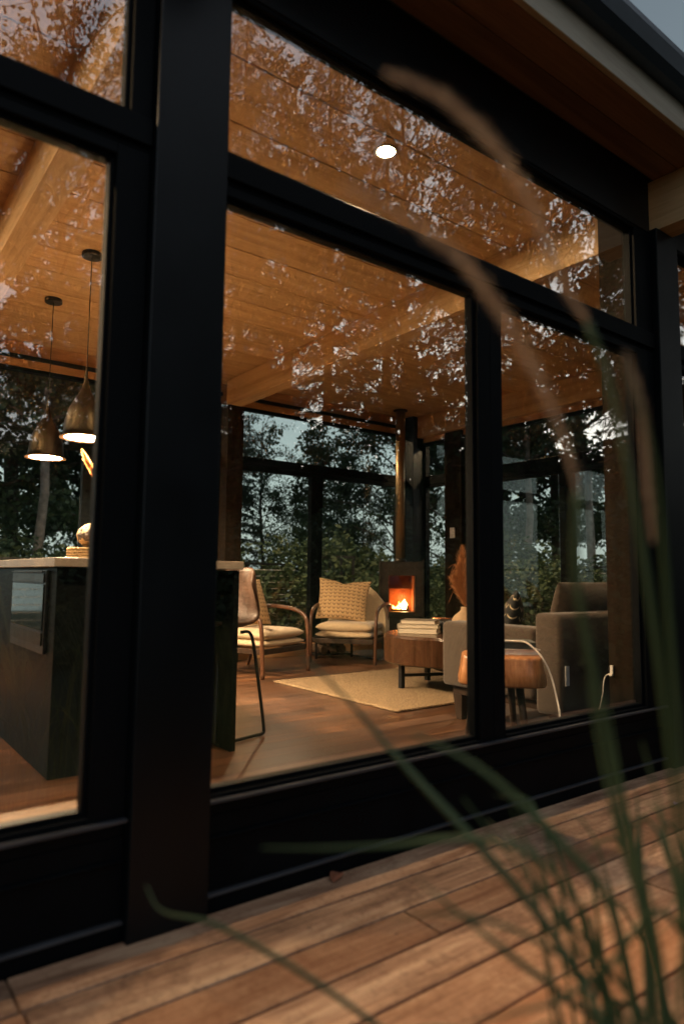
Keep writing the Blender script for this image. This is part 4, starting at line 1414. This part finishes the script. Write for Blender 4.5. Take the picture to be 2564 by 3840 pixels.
def pol(px, d):
    """world x,y of the point at distance d whose bearing matches a column fraction (0 left .. 1 right)"""
    u = (px - 0.5) * 2564 / 2545
    rx, ry = 0.79615 * u + 0.6016, -0.6050 * u + 0.79326
    n_ = math.hypot(rx, ry)
    return rx / n_ * d, ry / n_ * d

GB = 'trees beyond the rear windows'
back = [
    # column, distance, kind, scale, label
    (0.02, 13.0, 'oak', 0.95, 'broad leafy tree behind the left pendant lamp'),
    (0.065, 11.0, 'birch', 0.95, 'pale-trunked birch seen below the left pendant lamp'),
    (0.13, 14.5, 'maple', 1.15, 'leafy tree behind the pendant lamp nearer the post'),
    (-0.05, 12.0, 'maple', 1.0, 'leafy tree at the far left edge of the kitchen window'),
    (0.21, 17.0, 'fir', 0.9, 'tall conifer hidden behind the black post'),
    (0.22, 15.5, 'oak', 0.8, 'dark leafy tree beside the black post in the background'),
    (0.338, 13.5, 'fir', 0.50, 'dark conifer at the left of the rear window'),
    (0.395, 14.0, 'thin_maple', 0.50, 'small leafy tree left of the rear window mullion'),
    (0.445, 17.0, 'thin_maple', 0.40, 'dense leafy tree right behind the rear mullion'),
    (0.473, 13.0, 'sapling', 0.66, 'slender sapling against the open sky'),
    (0.505, 15.5, 'sapling', 0.68, 'second thin sapling against the open sky'),
    (0.535, 14.0, 'thin_maple', 0.34, 'low round tree below the sky gap'),
    (0.66, 13.0, 'thin_oak', 0.60, 'leafy tree between the flue pipe and the side window'),
    (0.585, 12.5, 'thin_maple', 0.62, 'thin leafy tree right of the flue pipe'),
    (0.74, 15.0, 'oak', 0.9, 'leafy tree behind the sofa pampas'),
    (0.775, 12.5, 'birch', 0.9, 'pale-trunked tree behind the centre of the right pane'),
    (0.81, 15.0, 'maple', 1.0, 'leafy tree behind the side window mullion'),
    (0.86, 13.0, 'birch', 1.0, 'slim leafy tree behind the right end of the sofa'),
    (0.92, 16.0, 'oak', 0.9, 'broad leafy tree at the far right behind the house'),
    (1.02, 17.0, 'fir', 0.75, 'conifer top showing above the eaves at the right edge'),
]
for i, (px, d, k, s, lab) in enumerate(back):
    x, y = pol(px, d)
    tree(k, x, y, s, i * 1.3, lab, GB)

GF = 'trees behind the camera reflected in the glass'
labs = {'maple': 'leafy tree behind the camera, seen only as a reflection in the front glass',
        'birch': 'slim birch behind the camera, seen only as a reflection in the front glass',
        'oak': 'large oak behind the camera, seen only as a reflection in the front glass',
        'spruce': 'spruce behind the camera, seen only as a reflection in the front glass',
        'fir': 'tall fir behind the camera, seen only as a reflection in the front glass'}
def refl(px, d):
    x, y = pol(px, d)
    return x, 3.32 - y
front = [(-0.04, 15, 'oak', 0.9), (0.08, 13, 'thin_oak', 0.95), (0.17, 16, 'fir', 1.1), (0.27, 13, 'thin_maple', 1.2), (0.345, 15, 'fir', 1.1), (0.41, 14.5, 'thin_oak', 1.0), (0.475, 15, 'fir', 1.05),
         (0.565, 16, 'spruce', 1.15), (0.625, 14.5, 'thin_maple', 1.3), (0.70, 15.5, 'fir', 1.1), (0.77, 14, 'thin_oak', 0.95), (0.87, 14, 'thin_maple', 1.2), (0.95, 16, 'thin_fir', 1.1), (1.06, 15, 'oak', 1.0), (1.2, 18, 'fir', 1.1),
         (0.38, 24, 'maple', 0.8), (0.61, 25, 'oak', 0.7), (0.76, 24, 'maple', 0.75), (0.15, 24, 'oak', 0.8), (0.93, 26, 'fir', 0.8), (0.50, 25, 'fir', 0.7)]
for i, (px, d, k, s) in enumerate(front):
    x, y = refl(px, d)
    tree(k, x, y, s, i * 2.1, labs[k.replace('thin_', '')], GF, z=GZ, sz=s * 1.18)

# understorey behind the railing: dense low shrubs
def shrub_mesh(seed, n=9000, rx=1.6, rz=1.5):
    rng = np.random.default_rng(seed)
    d = rng.normal(size=(n, 3))
    d /= np.linalg.norm(d, axis=1, keepdims=True)
    rad = rng.uniform(0.45, 1.0, n) ** 0.5
    bump = 1 + 0.18 * np.sin(d[:, 0] * 7 + seed) * np.cos(d[:, 1] * 6) + 0.1 * np.sin(d[:, 2] * 9)
    c = d * (rad * bump)[:, None] * np.array([rx, rx, rz]) + np.array([0, 0, rz * 0.8])
    c = c[c[:, 2] > -0.2]
    return leaves_np(c, rng, 0.13, 0.085)
SH = [mesh_np('foliage', *shrub_mesh(s), M['shrub']) for s in (1, 2, 3)]
stems = MB()
for k in range(9):
    a = k * 0.7
    stems.tube([(0.1 * math.cos(a), 0.1 * math.sin(a), -0.3), (0.7 * math.cos(a), 0.7 * math.sin(a), 1.0), (1.1 * math.cos(a), 1.1 * math.sin(a), 1.9)], [0.03, 0.018, 0.006], 5)
so2 = stems.build('stems', M['bark'], None)
STM = so2.data
bpy.data.objects.remove(so2)
sh_l = 'bushy shrub in the dark hedge row beyond the rear railing'
k = 0
for px in np.linspace(-0.06, 1.0, 17):
    d = 10.4 + 1.2 * math.sin(k * 2.3)
    x, y = pol(px, d)
    zz = GZ - 0.10 * max(0, y - 11)
    t = thing('shrub', (x, y, zz), sh_l, 'shrub', 'hedge row of shrubs beyond the railing', rz=k)
    s = 0.62 + 0.14 * math.sin(k * 1.7)
    t.scale = (s, s, s * 0.8)
    for n_, me in (('foliage', SH[k % 3]), ('stems', STM)):
        o = bpy.data.objects.new(n_, me)
        col.objects.link(o)
        o.parent = t
    k += 1
for k2, px in enumerate(list(np.linspace(0.0, 1.1, 12)) + list(np.linspace(-0.03, 1.1, 16))):
    x, y = refl(px, (9.5 if k2 < 12 else 19.0) + math.sin(k2 * 3) * 1.0)
    t = thing('shrub', (x, y, GZ), 'bushy shrub behind the camera, seen only as a reflection in the front glass', 'shrub', 'shrubs behind the camera', rz=k2)
    s = 0.8 + 0.2 * math.sin(k2 * 1.7) if k2 < 12 else 2.0 + 0.5 * math.sin(k2 * 2.9)
    t.scale = (s, s, s * 0.75)
    for n_, me in (('foliage', SH[k2 % 3]), ('stems', STM)):
        o = bpy.data.objects.new(n_, me)
        col.objects.link(o)
        o.parent = t

# ================================================================ FOREGROUND GRASS
def ribbon(mb, pts, w, taper=0.25, n=6):
    P = [Vector(p) for p in smooth_path(pts, n)]
    m = len(P)
    vs, fs = [], []
    for i, p in enumerate(P):
        t = (P[min(i + 1, m - 1)] - P[max(i - 1, 0)]).normalized()
        view = (Vector((0, 0, 0.85)) - p).normalized()
        s_ = t.cross(Vector((-0.6, -0.79, 0.15))).normalized()
        nn = s_.cross(t).normalized()
        f = i / (m - 1)
        ww = w * 0.5 * (taper + (1 - taper) * min(1, f * 3.0))
        vs += [tuple(p - s_ * ww), tuple(p + nn * ww * 0.35), tuple(p + s_ * ww), tuple(p + nn * ww * 0.28)]
    for i in range(m - 1):
        a, b = i * 4, (i + 1) * 4
        fs += [(a, a + 1, b + 1, b), (a + 1, a + 2, b + 2, b + 1), (a + 2, a + 3, b + 3, b + 2), (a + 3, a, b, b + 3)]
    mb.add(vs, fs)

BASE = (0.66, 0.34, GZ)
BL = {
'big':(0.0095,[(0.449, 0.678, 0.763), (0.484, 0.621, 0.708), (0.519, 0.564, 0.643), (0.557, 0.505, 0.579), (0.59, 0.449, 0.517), (0.602, 0.408, 0.466), (0.6, 0.377, 0.425)]),
'low':(0.0065,[(0.326, 0.804, 0.485), (0.336, 0.778, 0.463), (0.372, 0.731, 0.459), (0.412, 0.682, 0.439), (0.45, 0.635, 0.414), (0.494, 0.584, 0.379), (0.536, 0.536, 0.336)]),
'hor':(0.0065,[(0.356, 0.593, 0.586), (0.406, 0.547, 0.589), (0.448, 0.506, 0.595), (0.489, 0.465, 0.604), (0.53, 0.426, 0.599), (0.565, 0.395, 0.564), (0.598, 0.374, 0.464)]),
'mid':(0.009,[(0.436, 0.468, 0.708), (0.479, 0.433, 0.682), (0.516, 0.405, 0.645), (0.546, 0.381, 0.607), (0.577, 0.359, 0.559), (0.598, 0.349, 0.458)]),
'v1':(0.0058,[(0.613, 0.38, 0.735), (0.621, 0.372, 0.654), (0.632, 0.36, 0.575), (0.639, 0.35, 0.507), (0.645, 0.343, 0.425)]),
'v2':(0.006,[(0.633, 0.414, 0.746), (0.638, 0.402, 0.66), (0.646, 0.386, 0.583), (0.653, 0.37, 0.514), (0.659, 0.359, 0.411)]),
'v3':(0.006,[(0.663, 0.374, 0.688), (0.67, 0.358, 0.615), (0.671, 0.346, 0.55), (0.669, 0.337, 0.476), (0.662, 0.332, 0.405)]),
'v4':(0.006,[(0.529, 0.43, 0.639), (0.549, 0.417, 0.576), (0.567, 0.402, 0.53), (0.595, 0.381, 0.477), (0.617, 0.365, 0.417)]),
'x1':(0.005,[(0.462, 0.521, 0.517), (0.493, 0.486, 0.528), (0.533, 0.446, 0.522), (0.578, 0.406, 0.494), (0.612, 0.375, 0.447), (0.627, 0.359, 0.405)]),
'x2':(0.007,[(0.494, 0.518, 0.547), (0.524, 0.487, 0.517), (0.559, 0.452, 0.481), (0.593, 0.417, 0.449), (0.62, 0.39, 0.403)]),
'x3':(0.006,[(0.555, 0.515, 0.617), (0.595, 0.473, 0.55), (0.624, 0.437, 0.504), (0.649, 0.405, 0.46), (0.666, 0.381, 0.397)]),
'x4':(0.006,[(0.475, 0.443, 0.456), (0.521, 0.422, 0.46), (0.566, 0.403, 0.465), (0.611, 0.381, 0.491), (0.652, 0.36, 0.534), (0.683, 0.345, 0.50), (0.70, 0.335, 0.40)]),
'x5':(0.005,[(0.623, 0.297, 0.738), (0.625, 0.306, 0.65), (0.626, 0.315, 0.573), (0.626, 0.323, 0.496), (0.631, 0.329, 0.42)]),
}
STALK = {
'tall':(0.0055,[(0.477, 0.274, 1.016), (0.51, 0.273, 0.959), (0.534, 0.279, 0.895), (0.559, 0.288, 0.807), (0.586, 0.296, 0.696), (0.618, 0.305, 0.561), (0.643, 0.319, 0.42)]),
}
P1 = [(0.306, 0.355, 1.22), (0.345, 0.338, 1.209), (0.382, 0.324, 1.183), (0.413, 0.316, 1.149), (0.438, 0.313, 1.113), (0.457, 0.313, 1.086), (0.483, 0.308, 1.058)]
P1s = [(0.483, 0.308, 1.058), (0.51, 0.305, 1.004), (0.543, 0.304, 0.897), (0.579, 0.306, 0.749), (0.616, 0.312, 0.559), (0.64, 0.322, 0.42)]
P2 = [(0.27, 0.356, 1.119), (0.314, 0.338, 1.101), (0.352, 0.324, 1.078), (0.379, 0.319, 1.053), (0.405, 0.315, 1.025), (0.428, 0.314, 0.998), (0.452, 0.312, 0.961), (0.473, 0.314, 0.918)]
P2s = [(0.473, 0.314, 0.918), (0.491, 0.330, 0.859), (0.511, 0.336, 0.808), (0.533, 0.339, 0.749), (0.554, 0.339, 0.68), (0.584, 0.338, 0.576), (0.621, 0.334, 0.439)]
og = thing('ornamental_grass', (0, 0, 0), 'clump of tall green ornamental grass in the foreground with arching tan plumes', 'grass plant')
for nme, (w, pts) in list(BL.items()) + list(STALK.items()):
    mb = MB()
    jit = random.Random(nme)
    ribbon(mb, pts + [(BASE[0] + jit.uniform(-0.06, 0.06), BASE[1] + jit.uniform(-0.03, 0.03), 0.15), (BASE[0] + jit.uniform(-0.05, 0.05), BASE[1] + jit.uniform(-0.03, 0.03), GZ)], w)
    mb.build('blade', M['blade'], og, smooth=True)
for pts, lab in ((P1s, 'a'), (P2s, 'b')):
    MB().tube(smooth_path(pts + [(0.66, 0.33, 0.15), BASE]), 0.003, 6).build('stalk', M['blade'], og, smooth=True)
def fuzzy(path, rad, n, seed):
    mb = MB()
    r = random.Random(seed)
    P = [Vector(p) for p in smooth_path(path, 8)]
    m = len(P)
    for i in range(n):
        f = r.random() * (m - 1.001)
        j = int(f)
        p = P[j].lerp(P[j + 1], f - j)
        ax = (P[j] - P[j + 1]).normalized()
        t = 1 - f / (m - 1)
        o1 = ax.orthogonal().normalized(); o2 = ax.cross(o1)
        a = r.random() * 6.283
        d = o1 * math.cos(a) + o2 * math.sin(a)
        env = (math.sin(math.pi * min(1, max(0.0, 0.08 + t * 0.84)))) ** 0.6
        L = rad * env * r.uniform(0.5, 1.2)
        q = p + d * L + ax * L * 1.2
        w = d.cross(ax).normalized() * 0.0006
        mb.add([tuple(p - w), tuple(p + w), tuple(q + w * 0.4), tuple(q - w * 0.4)], [(0, 1, 2, 3)])
    mb.tube(smooth_path(path, 4), 0.0012, 5)
    return mb
fuzzy(P1, 0.0085, 750, 1).build('seed_head', M['seed'], og)
fuzzy(P2, 0.0085, 800, 2).build('seed_head', M['seed'], og)
fuzzy([(0.50, 0.285, 1.03), (0.52, 0.285, 0.985), (0.535, 0.290, 0.93), (0.545, 0.292, 0.88)], 0.006, 500, 3).build('seed_head', M['seed'], og)
# dense base of the clump
def clump(seed, n, cx, cy, rad, hmin, hmax, w=0.005):
    mb = MB()
    r = random.Random(seed)
    for i in range(n):
        a = r.random() * 6.283
        rr_ = rad * math.sqrt(r.random()) * 0.5
        x, y = cx + rr_ * math.cos(a), cy + rr_ * math.sin(a)
        h = r.uniform(hmin, hmax)
        lean = r.uniform(0.15, 0.8) * h
        d = Vector((math.cos(a), math.sin(a), 0))
        pts = [(x + d.x * lean * 1.15, y + d.y * lean * 1.15, GZ + h * r.uniform(0.6, 0.95)), (x + d.x * lean * 0.75, y + d.y * lean * 0.75, GZ + h * 0.98),
               (x + d.x * lean * 0.3, y + d.y * lean * 0.3, GZ + h * 0.65), (x, y, GZ)]
        ribbon(mb, pts, w * r.uniform(0.6, 1.3), 0.15, 4)
    return mb
mb = MB()
r = random.Random(77)
for i in range(55):
    # blades fanning from the clump base, kept to the lower right
    bx_, by_ = 0.72 + r.uniform(-0.10, 0.30), 0.36 + r.uniform(-0.06, 0.14)
    a = R(r.uniform(20, 200))
    h = r.uniform(0.45, 0.86)
    ln = r.uniform(0.03, 0.22)
    d = Vector((math.cos(a), math.sin(a), 0))
    ribbon(mb, [(bx_ + d.x * ln * 1.3, by_ + d.y * ln * 1.3, GZ + h * r.uniform(0.8, 1.0)), (bx_ + d.x * ln * 0.8, by_ + d.y * ln * 0.8, GZ + h * 0.9), (bx_ + d.x * ln * 0.3, by_ + d.y * ln * 0.3, GZ + h * 0.5), (bx_, by_, GZ)], r.uniform(0.003, 0.0065), 0.15, 4)
mb.build('inner_blades', M['blade'], og, smooth=True)['kind'] = 'stuff'

cm = clump(5, 260, 0, 0, 0.25, 0.55, 0.95)
cm.v = [(x, y, z - GZ) for x, y, z in cm.v]
cmo = cm.build('foliage', M['blade'], None, smooth=True)
CMD = cmo.data
bpy.data.objects.remove(cmo)
for i, (x, y, s) in enumerate(((-0.75, -1.1, 1.0), (0.2, -1.9, 1.1), (1.5, -1.3, 1.0), (2.3, -0.8, 0.9), (3.2, -0.6, 1.0), (-1.8, -1.5, 1.0), (4.2, -0.9, 1.1), (1.55, 0.33, 0.62), (2.3, 0.25, 0.7))):
    t = thing('grass_clump', (x, y, GZ), 'ornamental grass clump planted in the garden in front of the deck', 'grass plant', 'ornamental grass clumps in the garden', rz=i * 1.1)
    t.scale = (s, s, s)
    o = bpy.data.objects.new('foliage', CMD)
    col.objects.link(o)
    o.parent = t

# fallen leaf and petal on the deck
def leafthing(name, loc, s, mat, label, cat, rz):
    mb = MB()
    pts = []
    nn = 10
    vs = []
    for i in range(nn + 1):
        t = i / nn
        w = math.sin(math.pi * t) ** 0.7 * 0.32
        for j in (-1, 0, 1):
            vs.append(((t - 0.5) * s, j * w * s, (0.28 * abs(j) * w + 0.12 * math.sin(t * 3)) * s + 0.002))
    fs = []
    for i in range(nn):
        for j in range(2):
            a = i * 3 + j
            fs.append((a, a + 1, a + 4, a + 3))
    mb.add(vs, fs)
    o = mb.build(name, mat, None, smooth=True, loc=loc, rot=(0, 0, rz))
    sm_ = o.modifiers.new('thick', 'SOLIDIFY'); sm_.thickness = 0.0012
    return tag(o, label, cat)
leafthing('fallen_leaf', (1.205, 1.595, 0.003), 0.060, M['deadleaf'], 'curled rust-brown leaf lying on the deck against the wall', 'leaf', 0.6)
leafthing('fallen_petal', (2.62, 1.35, 0.003), 0.028, M['petal'], 'tiny lilac petal lying on the deck at the right', 'petal', 0.2)
